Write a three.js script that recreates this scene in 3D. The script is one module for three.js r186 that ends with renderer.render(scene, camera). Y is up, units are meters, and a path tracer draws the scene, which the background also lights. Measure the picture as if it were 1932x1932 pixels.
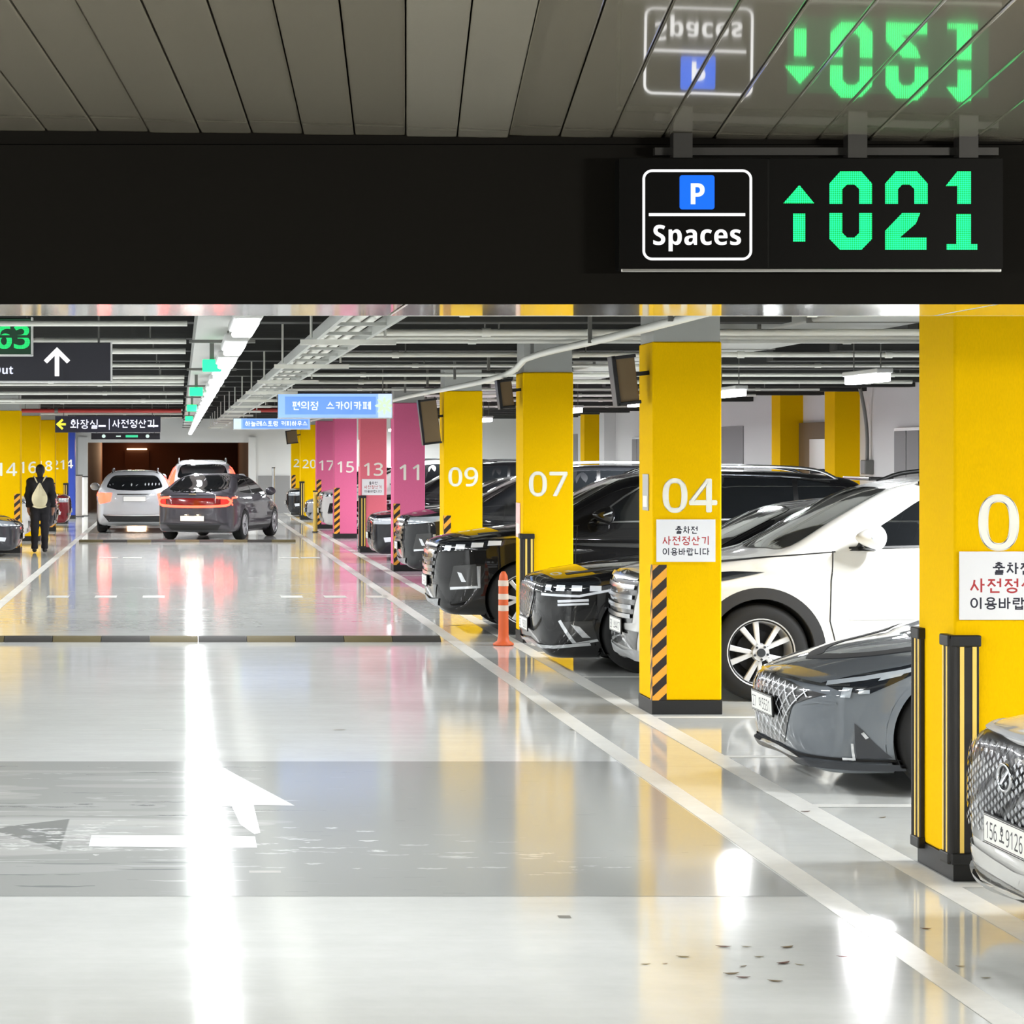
import * as THREE from 'three';
import { RectAreaLightUniformsLib } from 'three/addons/lights/RectAreaLightUniformsLib.js';
import { mergeGeometries } from 'three/addons/utils/BufferGeometryUtils.js';
import { RoundedBoxGeometry } from 'three/addons/geometries/RoundedBoxGeometry.js';
import { FontLoader } from 'three/addons/loaders/FontLoader.js';

// ------------------------------------------------------------------ camera, exposure, light
RectAreaLightUniformsLib.init();
const scene = new THREE.Scene();
scene.background = new THREE.Color(0x000000);            // an enclosed basement: no sky
const camera = new THREE.PerspectiveCamera(2 * Math.atan(2000 / 5000) * 180 / Math.PI, 1, 0.1, 300);
camera.position.set(0, 1.85, 0);
camera.lookAt(0, 1.85, -10);
camera.setViewOffset(4000, 4000, 2000 - 340, 2000 - 855, 1932, 1932);   // a telephoto crop beside the lens axis
camera.updateProjectionMatrix();
const renderer = new THREE.WebGLRenderer({ antialias: true });
renderer.toneMapping = THREE.LinearToneMapping;
renderer.toneMappingExposure = 1.35;
renderer.shadowMap.enabled = true;
const AISLE_LAMP = 105, BAY_LAMP = 330;                    // radiance of the tube lamps
const COOL = new THREE.Color(0.96, 0.98, 1.0);

// ------------------------------------------------------------------ helpers
let seed = 7;
const rnd = () => { seed = (seed * 1664525 + 1013904223) >>> 0; return seed / 4294967296; };
const rr = (a, b) => a + (b - a) * rnd();
const taken = {};
function numbered(n) { const k = taken[n] = (taken[n] ?? -1) + 1; return k ? n + '_' + String(k).padStart(3, '0') : n; }
function mesh(name, geo, mat, parent) {
  const m = new THREE.Mesh(geo, mat);
  m.name = name; m.castShadow = m.receiveShadow = true;
  parent.add(m);
  return m;
}
function pair(name, geos, mat, parent) {                    // the same part on both sides of a car, one mesh each
  for (const g of [].concat(geos)) { mesh(name, g, mat, parent); mesh(name, flipZ(g), mat, parent); }
}
function several(name, geos, mat, parent) { for (const g of geos) mesh(name, g, mat, parent); }
function thing(name, label, category, x = 0, y = 0, d = 0, turn = 0, group) {
  const o = new THREE.Group();
  o.name = numbered(name); o.position.set(x, y, -d); o.rotation.y = turn;
  o.userData = { label, category, kind: 'thing' };
  if (group) o.userData.group = group;
  scene.add(o);
  return o;
}
function struct(name, geo, mat, label, category) {
  const o = mesh(name, geo, mat, scene);
  o.userData = { kind: 'structure', label, category };
  return o;
}
function structGroup(name, label, category) {
  const o = new THREE.Group(); o.name = name; o.userData = { kind: 'structure', label, category }; scene.add(o); return o;
}
const lin = (r, g, b) => new THREE.Color().setRGB(r, g, b);
const srgb = (r, g, b) => new THREE.Color().setRGB(r / 255, g / 255, b / 255, THREE.SRGBColorSpace);
const std = (color, roughness = 0.6, metalness = 0, more = {}) => new THREE.MeshStandardMaterial({ color, roughness, metalness, ...more });
const phys = (o) => new THREE.MeshPhysicalMaterial(o);
const box = (w, h, d, x = 0, y = 0, z = 0, r = 0) => {
  const g = r ? new RoundedBoxGeometry(w, h, d, 2, r) : new THREE.BoxGeometry(w, h, d);
  return g.translate(x, y, z);
};
function merge(list) {
  const l = list.filter(Boolean).map((g) => { const n = g.index ? g.toNonIndexed() : g; for (const k of Object.keys(n.attributes)) if (!['position', 'normal', 'uv'].includes(k)) n.deleteAttribute(k);
    if (!n.attributes.uv) n.setAttribute('uv', new THREE.BufferAttribute(new Float32Array(n.attributes.position.count * 2), 2)); return n; });
  return mergeGeometries(l);
}
const cyl = (r, len, axis = 'y', x = 0, y = 0, z = 0, seg = 14, r2 = r) => {
  const g = new THREE.CylinderGeometry(r, r2, len, seg);
  if (axis === 'x') g.rotateZ(Math.PI / 2);
  if (axis === 'z') g.rotateX(Math.PI / 2);
  return g.translate(x, y, z);
};
const tube = (pts, r, seg = 8, n = 24) => new THREE.TubeGeometry(new THREE.CatmullRomCurve3(pts.map((p) => new THREE.Vector3(...p)), false, 'centripetal'), n, r, seg);
function canvasTex(w, h, draw, srgbSpace = true) {
  const c = document.createElement('canvas'); c.width = w; c.height = h;
  const g = c.getContext('2d'); draw(g, w, h);
  const t = new THREE.CanvasTexture(c);
  if (srgbSpace) t.colorSpace = THREE.SRGBColorSpace;
  return t;
}
// tileable value noise made of a few octaves, 0..1
function noiseTile(n, freqs, stretch = 1) {
  const out = new Float32Array(n * n); let total = 0;
  for (const [f, a] of freqs) {
    const fy = Math.max(1, Math.round(f * stretch)), gx = f, L = new Float32Array(gx * fy).map(() => rnd());
    total += a;
    for (let y = 0; y < n; y++) for (let x = 0; x < n; x++) {
      const u = x / n * gx, v = y / n * fy, i = Math.floor(u), j = Math.floor(v), s = u - i, t = v - j, ss = s * s * (3 - 2 * s), tt = t * t * (3 - 2 * t);
      const q = (p, r) => L[(r % fy) * gx + (p % gx)];
      out[y * n + x] += a * ((q(i, j) * (1 - ss) + q(i + 1, j) * ss) * (1 - tt) + (q(i, j + 1) * (1 - ss) + q(i + 1, j + 1) * ss) * tt);
    }
  }
  for (let i = 0; i < out.length; i++) out[i] /= total;
  return out;
}
function dataTex(n, f, srgbSpace) {
  const d = new Uint8Array(n * n * 4);
  for (let i = 0; i < n * n; i++) { const c = f(i); d[i * 4] = c[0]; d[i * 4 + 1] = c[1]; d[i * 4 + 2] = c[2]; d[i * 4 + 3] = 255; }
  const t = new THREE.DataTexture(d, n, n); t.wrapS = t.wrapT = THREE.RepeatWrapping; t.magFilter = THREE.LinearFilter; t.minFilter = THREE.LinearFilter;
  if (srgbSpace) t.colorSpace = THREE.SRGBColorSpace;
  t.needsUpdate = true;
  return t;
}
function uvMetres(geo, ax, ay, sx = 1, sy = 1) {            // uv from two axes of the position, in metres
  const p = geo.attributes.position, uv = new Float32Array(p.count * 2);
  for (let i = 0; i < p.count; i++) { uv[i * 2] = p.getComponent(i, ax) * sx; uv[i * 2 + 1] = p.getComponent(i, ay) * sy; }
  geo.setAttribute('uv', new THREE.BufferAttribute(uv, 2));
  return geo;
}
const fontBold = await new FontLoader().loadAsync('fonts/droid/droid_sans_bold.typeface.json');
const fontRegular = await new FontLoader().loadAsync('fonts/droid/droid_sans_regular.typeface.json');
function textFlat(text, height, font, sx = 1) {             // flat lettering centred on the origin, facing +z
  const g = new THREE.ShapeGeometry(font.generateShapes(text, 1), 10);
  g.computeBoundingBox(); const b = g.boundingBox, s = height / (b.max.y - b.min.y);
  g.translate(-(b.min.x + b.max.x) / 2, -(b.min.y + b.max.y) / 2, 0); g.scale(s * sx, s, s);
  return g;
}

// ------------------------------------------------------------------ Hangul lettering drawn with strokes
const CONS = 'ㄱㄲㄴㄷㄸㄹㅁㅂㅃㅅㅆㅇㅈㅉㅊㅋㅌㅍㅎ', VOW = 'ㅏㅐㅑㅒㅓㅔㅕㅖㅗㅘㅙㅚㅛㅜㅝㅞㅟㅠㅡㅢㅣ', TAIL = ' ㄱㄲㄳㄴㄵㄶㄷㄹㄺㄻㄼㄽㄾㄿㅀㅁㅂㅄㅅㅆㅇㅈㅊㅋㅌㅍㅎ';
const JAMO = {
  'ㄱ': [[[.08, .12], [.88, .12], [.7, .95]]], 'ㄴ': [[[.12, .05], [.12, .88], [.95, .88]]], 'ㄷ': [[[.92, .1], [.12, .1], [.12, .9], [.95, .9]]],
  'ㄹ': [[[.08, .08], [.9, .08], [.9, .48], [.1, .48], [.1, .92], [.95, .92]]], 'ㅁ': [[[.12, .1], [.88, .1], [.88, .9], [.12, .9], [.12, .1]]],
  'ㅂ': [[[.12, .02], [.12, .95], [.88, .95], [.88, .02]], [[.12, .5], [.88, .5]]], 'ㅅ': [[[.5, .05], [.42, .45], [.05, .95]], [[.46, .4], [.95, .95]]],
  'ㅇ': ['o'], 'ㅈ': [[[.08, .1], [.92, .1]], [[.5, .1], [.42, .5], [.05, .95]], [[.46, .45], [.95, .95]]],
  'ㅊ': [[[.3, .0], [.7, .0]], [[.08, .22], [.92, .22]], [[.5, .22], [.42, .58], [.05, .95]], [[.46, .52], [.95, .95]]],
  'ㅋ': [[[.08, .1], [.88, .1], [.7, .95]], [[.1, .5], [.8, .5]]], 'ㅌ': [[[.92, .08], [.12, .08], [.12, .92], [.95, .92]], [[.12, .5], [.88, .5]]],
  'ㅍ': [[[.05, .08], [.95, .08]], [[.3, .08], [.3, .92]], [[.7, .08], [.7, .92]], [[.05, .92], [.95, .92]]], 'ㅎ': [[[.3, .0], [.7, .0]], [[.08, .24], [.92, .24]], 'h'],
};
const VSTROKES = {   // vertical vowels in their own box; horizontal ones in theirs
  'ㅏ': [[[.4, 0], [.4, 1]], [[.4, .45], [1, .45]]], 'ㅓ': [[[.75, 0], [.75, 1]], [[.1, .45], [.75, .45]]], 'ㅣ': [[[.6, 0], [.6, 1]]], 'ㅕ': [[[.75, 0], [.75, 1]], [[.1, .32], [.75, .32]], [[.1, .58], [.75, .58]]],
  'ㅔ': [[[.5, .05], [.5, .95]], [[0, .45], [.5, .45]], [[.95, 0], [.95, 1]]], 'ㅐ': [[[.35, .05], [.35, .95]], [[.35, .45], [.95, .45]], [[.95, 0], [.95, 1]]],
  'ㅗ': [[[0, .85], [1, .85]], [[.5, .1], [.5, .85]]], 'ㅜ': [[[0, .2], [1, .2]], [[.5, .2], [.5, 1]]], 'ㅡ': [[[0, .5], [1, .5]]], 'ㅛ': [[[0, .85], [1, .85]], [[.33, .1], [.33, .85]], [[.67, .1], [.67, .85]]],
};
function hangul(g, text, x, y, size, weight, adv = 1.0) {    // x, y: top corner of the first letter
  g.lineWidth = weight; g.lineCap = 'butt'; g.lineJoin = 'miter';
  const put = (strokes, bx, by, bw, bh) => {
    for (const s of strokes) {
      g.beginPath();
      if (s === 'o') g.ellipse(bx + bw / 2, by + bh / 2, bw * .44, bh * .44, 0, 0, 7);
      else if (s === 'h') g.ellipse(bx + bw / 2, by + bh * .68, bw * .36, bh * .28, 0, 0, 7);
      else s.forEach(([u, v], i) => (i ? g.lineTo : g.moveTo).call(g, bx + u * bw, by + v * bh));
      g.stroke();
    }
  };
  for (const ch of text) {
    const c = ch.charCodeAt(0) - 0xac00;
    if (c >= 0 && c < 11172) {
      const a = CONS[Math.floor(c / 588)], v = VOW[Math.floor(c % 588 / 28)], t = TAIL[c % 28], S = size, tail = t !== ' ';
      const H = tail ? .6 : .96;
      if ('ㅗㅜㅡㅛ'.includes(v)) { const k = tail ? .33 : .52; put(JAMO[a], x + .2 * S, y + .02 * S, .6 * S, k * S); put(VSTROKES[v], x + .04 * S, y + (k + .04) * S, .92 * S, (H - k - .04) * S); }
      else if ('ㅢㅘ'.includes(v)) {
        put(JAMO[a], x + .06 * S, y + .04 * S, .54 * S, (tail ? .3 : .5) * S);
        put(VSTROKES[v === 'ㅢ' ? 'ㅡ' : 'ㅗ'], x + .02 * S, y + (tail ? .34 : .58) * S, .64 * S, (tail ? .2 : .3) * S);
        put(VSTROKES[v === 'ㅢ' ? 'ㅣ' : 'ㅏ'], x + .66 * S, y, .3 * S, H * S);
      } else { put(JAMO[a], x + .05 * S, y + .06 * S, .52 * S, (H - (tail ? .1 : .16)) * S); put(VSTROKES[v], x + .6 * S, y, .34 * S, H * S); }
      if (tail) put(JAMO[t], x + .2 * S, y + .66 * S, .64 * S, .32 * S);
    }
    x += size * adv * (ch === ' ' ? .5 : 1);
  }
}
// ------------------------------------------------------------------ shared materials
const nA = noiseTile(512, [[4, 1], [9, .8], [23, .6], [61, .5], [151, .45]]);
const nS = noiseTile(512, [[3, 1], [7, .8], [19, .5]], 12);      // drawn out across the aisle
const floorColor = dataTex(512, (i) => { const v = (nA[i] - .5) * 18 + (nS[i] - .5) * 8; return [219 + v, 221 + v, 217 + v * 1.05]; }, true);
const floorRough = dataTex(512, (i) => { const v = 150 + (nS[i] - .5) * 50 + (nA[i] - .5) * 60; return [v, v, v]; });
for (const t of [floorColor, floorRough]) t.repeat.set(1 / 5, 1 / 5);
const concreteTex = dataTex(512, (i) => { const v = (nA[i] - .5) * 60; return [150 + v, 150 + v, 147 + v]; }, true);
const grainTex = dataTex(256, () => { const v = 244 + rnd() * 11; return [v, v, v]; }, true);
const paintTex = dataTex(512, (i) => { const v = 240 + (nA[i] - .5) * 40; return [v, v, v]; }, true);
const wallTex = dataTex(256, () => { const v = 246 + rnd() * 9; return [v, v, v]; }, true);
const M = {
  floor: std(0xffffff, 0.145, 0, { map: floorColor, roughnessMap: floorRough }),
  patch: std(srgb(160, 163, 163), 0.12, 0),
  line: std(srgb(250, 250, 244), 0.3, 0, { map: paintTex }),
  concrete: std(srgb(150, 150, 146), 0.85, 0, { map: concreteTex }),
  soffit: std(srgb(88, 88, 88), 0.9, 0, { map: concreteTex }),
  duct: std(srgb(176, 178, 174), 0.5, 0.1),
  pipe: std(srgb(226, 226, 218), 0.45, 0.0),
  clamp: std(srgb(120, 120, 116), 0.5, 0.4),
  redPipe: std(srgb(176, 52, 48), 0.5),
  white: std(srgb(228, 229, 228), 0.6),
  wallGrey: std(srgb(150, 150, 150), 0.7),
  yellow: phys({ color: srgb(252, 200, 0), roughness: .8, specularIntensity: .12, map: wallTex }),
  pink: phys({ color: srgb(234, 118, 160), roughness: .8, specularIntensity: .12, map: wallTex }),
  blue: std(srgb(34, 66, 168), 0.45),
  numeral: std(srgb(252, 250, 236), 0.5),
  black: std(srgb(22, 22, 22), 0.5),
  rubber: std(srgb(34, 32, 30), 0.7),
  guardYellow: std(srgb(250, 212, 104), 0.45),
  darkMetal: std(srgb(40, 40, 42), 0.4, 0.5),
  steel: std(srgb(190, 192, 194), 0.3, 0.9),
  brown: std(srgb(112, 92, 62), 0.6),
  signBlack: phys({ color: srgb(8, 9, 9), roughness: .5, specularIntensity: .25 }),
  signGrey: std(srgb(58, 58, 66), 0.45),
};
const X0 = -9.4, X1 = 11.4, BEAM0 = 7.0, BEAM1 = 7.6, END = 86, SLAB = 3.1;
const slabBox = (xa, xb, ya, yb, da, db) => box(xb - xa, yb - ya, db - da, (xa + xb) / 2, (ya + yb) / 2, -(da + db) / 2);

// ------------------------------------------------------------------ floor with its painted markings
const floorGeo = slabBox(X0 - .3, X1 + .3, -.3, 0, -6.3, 104);
uvMetres(floorGeo, 0, 2);
const floor = struct('floor', floorGeo, M.floor, 'glossy pale grey epoxy floor of the car park', 'floor');
const paint = (name, xa, xb, da, db, mat, y = .0016) => {
  const g = new THREE.PlaneGeometry(xb - xa, db - da); g.rotateX(-Math.PI / 2); g.translate((xa + xb) / 2, y, -(da + db) / 2); uvMetres(g, 0, 2, .3, .3);
  return mesh(name, g, mat, floor);
};
paint('lane_line', 2.63, 2.76, 8, 84, M.line);
paint('bay_front_line', 3.19, 3.33, 8, 84, M.line);
paint('lane_line', -2.26, -2.14, 8, 80, M.line);
for (const d of [11.35, 13.9, 16.15, 18.55, 21.9, 24.6, 29.3, 31.9, 36.1, 40, 44.2, 48.4, 52, 56.4, 60, 64.2, 68, 72]) paint('bay_line', 3.33, 8.4, d - .06, d + .06, M.line, .0013);
for (const d of [46.2, 51.2, 56.2, 61.2, 66.2]) paint('bay_line', -8.2, -2.9, d - .06, d + .06, M.line, .0013);
for (const px of [110, 200, 290, 550, 632, 712]) { const x = (px - 340) * 34.2 / 5000; paint('dash', x - .14, x + .14, 33.9, 34.4, M.line); }
for (const px of [545, 585, 250, 205]) { const x = (px - 340) * 47 / 5000; paint('dash', x - .17, x + .17, 46.6, 47.2, M.line); }
M.pinkReflection = std(srgb(208, 192, 200), .14, 0, { map: paintTex });  // reflection of the pink columns, put into the floor colour
M.ochreFloor = std(srgb(220, 204, 168), .14, 0, { map: paintTex });  // even ochre tint for the strips beside the bay line
paint('pink_reflection_tint', 3.34, 8.6, 36.8, 67, M.pinkReflection, .0009);
paint('ochre_strip', 2.78, 3.19, 33.4, 36.6, M.ochreFloor, .0009);
paint('pink_reflection_tint', 2.78, 3.19, 36.8, 44.5, M.pinkReflection, .0009);
paint('ochre_strip', 2.78, 3.19, 44.6, 49.2, M.ochreFloor, .0009);
// darker coating across the lane, scraped through to the paler coat below and to old white paint
const patchTex = canvasTex(2048, 1400, (g, w, h) => {
  g.fillStyle = 'rgb(172,174,171)'; g.fillRect(0, 0, w, h);
  const mX = (x) => (x + 6) / 8.62 * w, mD = (d) => (15.9 - d) / (15.9 - 11.06) * h;
  const scrape = (xa, xb, da, db, n, c, lmin, lmax) => {
    for (let i = 0; i < n; i++) {
      g.fillStyle = c[Math.floor(rnd() * c.length)];
      const x = mX(rr(xa, xb)), y = mD(rr(da, db)), l = rr(lmin, lmax) / 8.62 * w, t = rr(2, 11);
      g.beginPath(); g.moveTo(x, y);
      const k = 9; for (let j = 1; j <= k; j++) g.lineTo(x + l * j / k, y + rr(-3, 3));
      for (let j = k; j >= 0; j--) g.lineTo(x + l * j / k, y + t * Math.sin((j + .3) / k * 3) + rr(-2, 3));
      g.fill();
    }
  };
  const pale = ['rgba(206,208,204,.85)', 'rgba(196,199,196,.8)', 'rgba(214,215,211,.7)'], white = ['rgba(228,229,226,.95)', 'rgba(220,222,220,.9)'], dark = ['rgba(128,131,132,.7)', 'rgba(142,145,146,.7)'];
  // large worn fields left of the straight arrow
  for (let i = 0; i < 150; i++) { g.fillStyle = ['rgba(206,208,204,.35)', 'rgba(198,201,198,.35)', 'rgba(212,213,209,.3)'][i % 3]; const x = mX(rr(-6, -.1)), y = mD(rr(11.5, 15.4)); g.beginPath(); g.ellipse(x, y, rr(60, 300), rr(12, 70), rr(-.04, .04), 0, 7); g.fill(); }
  scrape(-6, .4, 11.4, 15.6, 120, pale, .08, .5);
  scrape(.1, 1.7, 11.8, 12.9, 26, pale, .04, .2);
  scrape(-6, .2, 11.3, 15.7, 120, dark, .1, .7);
  scrape(1.0, 1.9, 11.6, 12.5, 14, pale, .04, .16);
  scrape(-1.4, .9, 12.2, 13.4, 70, white, .02, .14);
  for (let i = 0; i < 500; i++) { g.fillStyle = rnd() < .5 ? 'rgba(190,193,192,.5)' : 'rgba(140,143,144,.5)'; g.fillRect(rnd() * w, rnd() * h, rr(2, 24), rr(1, 3)); }
  // faded ghost of an older arrow, darker than the coat
  g.fillStyle = 'rgba(140,142,140,.9)'; g.beginPath(); g.moveTo(mX(-.95), mD(13.05)); g.lineTo(mX(-.56), mD(13.4)); g.lineTo(mX(-.56), mD(12.35)); g.closePath(); g.fill();
  scrape(-.95, -.45, 12.4, 13.2, 46, white, .02, .2);
});
{
  const g = new THREE.PlaneGeometry(8.62, 4.84); g.rotateX(-Math.PI / 2); g.translate(-6 + 4.31, .0008, -(11.06 + 15.9) / 2);
  mesh('dark_coat', g, std(0xffffff, .11, 0, { map: patchTex }), floor);
  const wornTex = canvasTex(512, 512, (c, w, h) => { c.fillStyle = 'rgb(226,228,227)'; c.fillRect(0, 0, w, h); for (let i = 0; i < 60; i++) { c.fillStyle = 'rgba(190,192,190,.55)'; c.fillRect(rnd() * w, rnd() * h, rr(10, 90), rr(2, 7)); } });
  wornTex.wrapS = wornTex.wrapT = THREE.RepeatWrapping;
  const arrowPaint = std(0xffffff, .24, 0, { map: wornTex });
  const flat = (name, pts) => {
    const s = new THREE.Shape(pts.map(([x, d]) => new THREE.Vector2(x, d)));
    const q = new THREE.ShapeGeometry(s); q.rotateX(-Math.PI / 2); q.translate(0, .0019, 0); uvMetres(q, 0, 2, .8, .8);
    return mesh(name, q, arrowPaint, floor);
  };
  flat('straight_arrow', [[.07, 15.75], [.24, 15.62], [.6, 13.9], [.385, 13.92], [.39, 12.9], [.36, 12.86], [.3, 13.2], [.27, 13.9], [.03, 13.93]]);
  flat('turn_arrow', [[.36, 12.78], [-.43, 12.83], [-.43, 12.45], [.36, 12.42]]);
}
// scuffs and old tyre marks
M.scuff = std(srgb(120, 118, 110), .5);
for (const [px, py, w] of [[287, 1377, .13], [640, 1377, .08], [1082, 1377, .05], [1065, 1730, .05], [500, 1645, .14], [860, 1180, .1]]) {
  const d = 9250 / (py - 855), x = (px - 340) * d / 5000; paint('scuff', x - w / 2, x + w / 2, d - .03, d + .03, M.scuff, .0012);
}

// ------------------------------------------------------------------ entrance side: slatted ceiling, beam, side walls
const slope = -0.0512, yaw = 0.0854;
const rampY = (d) => 2.697 + (BEAM0 - d) * -slope;
const ceilRamp = structGroup('ceiling_entrance', 'glossy warm grey slatted metal ceiling above the entrance, mirroring the space counter', 'ceiling');
{
  const slatMat = phys({ color: srgb(150, 146, 134), roughness: .08, ior: 2.0, clearcoat: 1, clearcoatRoughness: .035, map: grainTex });
  const slatPale = phys({ color: srgb(176, 173, 162), roughness: .08, ior: 2.0, clearcoat: 1, clearcoatRoughness: .035, map: grainTex });
  const pitch = .136, len = 13.4, g = new RoundedBoxGeometry(pitch - .0035, .03, len, 2, .005);
  // each slat is turned by the yaw and tilted by the slope, laid side by side along the beam
  for (let k = -30; k <= 30; k++) {
    const xb = (767 - 340) * BEAM0 / 5000 + k * pitch;           // place of the joint at the beam
    const s = mesh('slat', g, k === 0 || k === 1 ? slatPale : slatMat, ceilRamp);
    const dir = new THREE.Vector3(yaw, slope, -1).normalize(), mid = new THREE.Vector3(xb + pitch / 2, 2.692 + .015 - .013 * (k + .5) * pitch, -(BEAM0 + .02)).addScaledVector(dir, -len / 2);
    s.position.copy(mid);
    s.quaternion.setFromRotationMatrix(new THREE.Matrix4().lookAt(new THREE.Vector3(), dir, new THREE.Vector3(0, 1, 0)));
    s.rotateZ(-.013);
    s.position.y += k === 0 || k === 1 ? -.004 : (k % 3) * .0012;
  }
  const deck = box(9, .06, 14.6, .5, 3.42, -.4); deck.rotateX(-slope);
  mesh('deck', deck, M.black, ceilRamp);
}
const beam = structGroup('beam_entrance', 'dark clad crossbeam over the entrance lane', 'beam');
{
  const face = phys({ color: srgb(14, 13, 11), roughness: .7, specularIntensity: .12, map: grainTex });
  mesh('face_panel', box(9.4, .42, .02, .6, 2.244 + .21, -BEAM0 - .01), face, beam);
  mesh('upper_panel', box(9.4, .5, .02, .6, 2.668 + .25, -BEAM0 - .024), face, beam);
  mesh('core', slabBox(-4.1, 5.3, 2.262, SLAB + .3, BEAM0 + .036, BEAM1 - .004), M.concrete, beam);
  const under = phys({ color: srgb(205, 204, 200), roughness: .16, metalness: .85, clearcoat: 1, clearcoatRoughness: .05 });
  for (let k = 0; k < 6; k++) mesh('soffit_panel', box(1.56, .018, BEAM1 - BEAM0 - .004, -4.1 + .78 + k * 1.567, 2.253, -(BEAM0 + BEAM1) / 2 - .002, .004), under, beam);
  mesh('back_panel', box(9.4, .86, .01, .6, 2.244 + .43, -BEAM1), M.white, beam);
}
struct('wall_entrance_left', slabBox(-4.1, -3.8, 0, 3.7, -6.3, BEAM1), M.concrete, 'concrete side wall of the entrance lane behind the viewpoint', 'wall');
struct('wall_entrance_right', slabBox(5.0, 5.3, 0, 3.7, -6.3, BEAM1), M.concrete, 'concrete side wall of the entrance lane beside the space counter', 'wall');
struct('wall_entrance_back', slabBox(-4.1, 5.3, 0, 3.9, -6.6, -6.3), M.concrete, 'concrete wall closing the entrance lane', 'wall');
struct('wall_front_left', slabBox(X0 - .3, -4.1, 0, SLAB + .3, BEAM1 - .3, BEAM1), M.white, 'white wall beside the entrance', 'wall');
struct('wall_front_right', slabBox(5.3, X1 + .3, 0, SLAB + .3, BEAM1 - .3, BEAM1), M.white, 'white wall beyond the entrance lane', 'wall');

// ------------------------------------------------------------------ hall: slab, side walls, end wall with the ramp portal
const slabGeo = slabBox(X0 - .3, X1 + .3, SLAB, SLAB + .3, BEAM1, END + .3); uvMetres(slabGeo, 0, 2, .4, .4);
const ceiling = struct('ceiling', slabGeo, M.soffit, 'dark concrete ceiling of the hall behind the pipes', 'ceiling');
struct('wall_left', slabBox(X0 - .3, X0, 0, SLAB + .3, BEAM1, END + .3), M.white, 'white wall behind the cars on the person side', 'wall');
const wallRight = struct('wall_right', slabBox(X1, X1 + .3, 0, SLAB + .3, BEAM1, END + .3), M.white, 'white wall far behind the parked cars, with doors and yellow pilasters', 'wall');
{
  for (const d of [44.45, 48.5, 60.5, 72]) mesh('pilaster', slabBox(X1 - .42, X1 + .02, 0, SLAB, d, d + .7), M.yellow, wallRight);
  for (const d of [40.6, 65]) {
    const fr = mesh('door_frame', slabBox(X1 - .06, X1 + .02, 0, 2.25, d, d + 1.5), M.steel, wallRight);
    mesh('door_leaf', slabBox(X1 - .075, X1 - .05, .03, 2.2, d + .06, d + .72), M.wallGrey, fr);
    mesh('door_leaf', slabBox(X1 - .075, X1 - .05, .03, 2.2, d + .78, d + 1.44), M.wallGrey, fr);
  }
  mesh('lift_front', slabBox(X1 - .08, X1 + .02, 0, 2.4, 45.2, 48.5), M.brown, wallRight);
  mesh('lift_door', slabBox(X1 - .1, X1 - .06, .02, 2.1, 46, 47.6), M.steel, wallRight);
  for (const d of [56, 58, 69]) mesh('wall_panel', slabBox(X1 - .3, X1 + .02, 0, SLAB, d + .4, d + 1.2), M.white, wallRight);
  for (const d of [53.6, 63.5, 76]) mesh('grey_panel', slabBox(X1 - .02, X1 + .02, .4, 2.4, d, d + 2.2), M.wallGrey, wallRight);
}
const px0 = -2.87, px1 = 2.12, ptop = 2.18;
const wallEnd = structGroup('wall_end', 'white end wall with a dark ramp opening', 'wall');
mesh('wall_panel', slabBox(X0 - .3, px0, 0, SLAB + .3, END - 3.8, END - 3.5), M.white, wallEnd);
mesh('wall_panel', slabBox(px1, X1 + .3, .0, SLAB + .3, END - 3.8, END - 3.5), M.white, wallEnd);
mesh('lintel', slabBox(px0, px1, ptop, SLAB + .3, END - 3.8, END - 3.5), M.white, wallEnd);
mesh('dado', slabBox(px1 + .3, 3.4, 0, 1.15, END - 3.84, END - 3.79), M.wallGrey, wallEnd);
mesh('jamb', slabBox(px1, px1 + .22, 0, 2.35, END - 3.9, END - 3.8), M.white, wallEnd);
mesh('jamb', slabBox(px0 - .3, px0, 0, 2.35, END - 3.9, END - 3.8), M.white, wallEnd);
mesh('jamb', slabBox(px0 - .9, px0 - .45, 0, 2.5, END - 5.2, END - 3.8), M.white, wallEnd);
const brownWall = std(srgb(96, 62, 44), .8), darkWall = brownWall;
const portal = structGroup('wall_portal', 'dark brown tunnel of the ramp beyond the end wall', 'tunnel');
mesh('side', slabBox(px0 - .3, px0, 0, 3, END - 3.5, 103), brownWall, portal);
mesh('side', slabBox(px1, px1 + .3, 0, 3, END - 3.5, 103), darkWall, portal);
mesh('soffit', slabBox(px0 - .3, px1 + .3, 2.45, 2.75, END - 3.5, 103), darkWall, portal);
mesh('back', slabBox(px0 - .3, px1 + .3, 0, 3, 98, 98.3), brownWall, portal);

mesh('recess', slabBox(-2.05, -1.15, 0, 1.96, 97.9, 98), darkWall, portal);
struct('wall_tunnel_cap', slabBox(px0 - .3, px1 + .3, 0, 3.4, 103, 103.4), darkWall, 'end of the ramp tunnel', 'wall');

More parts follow.
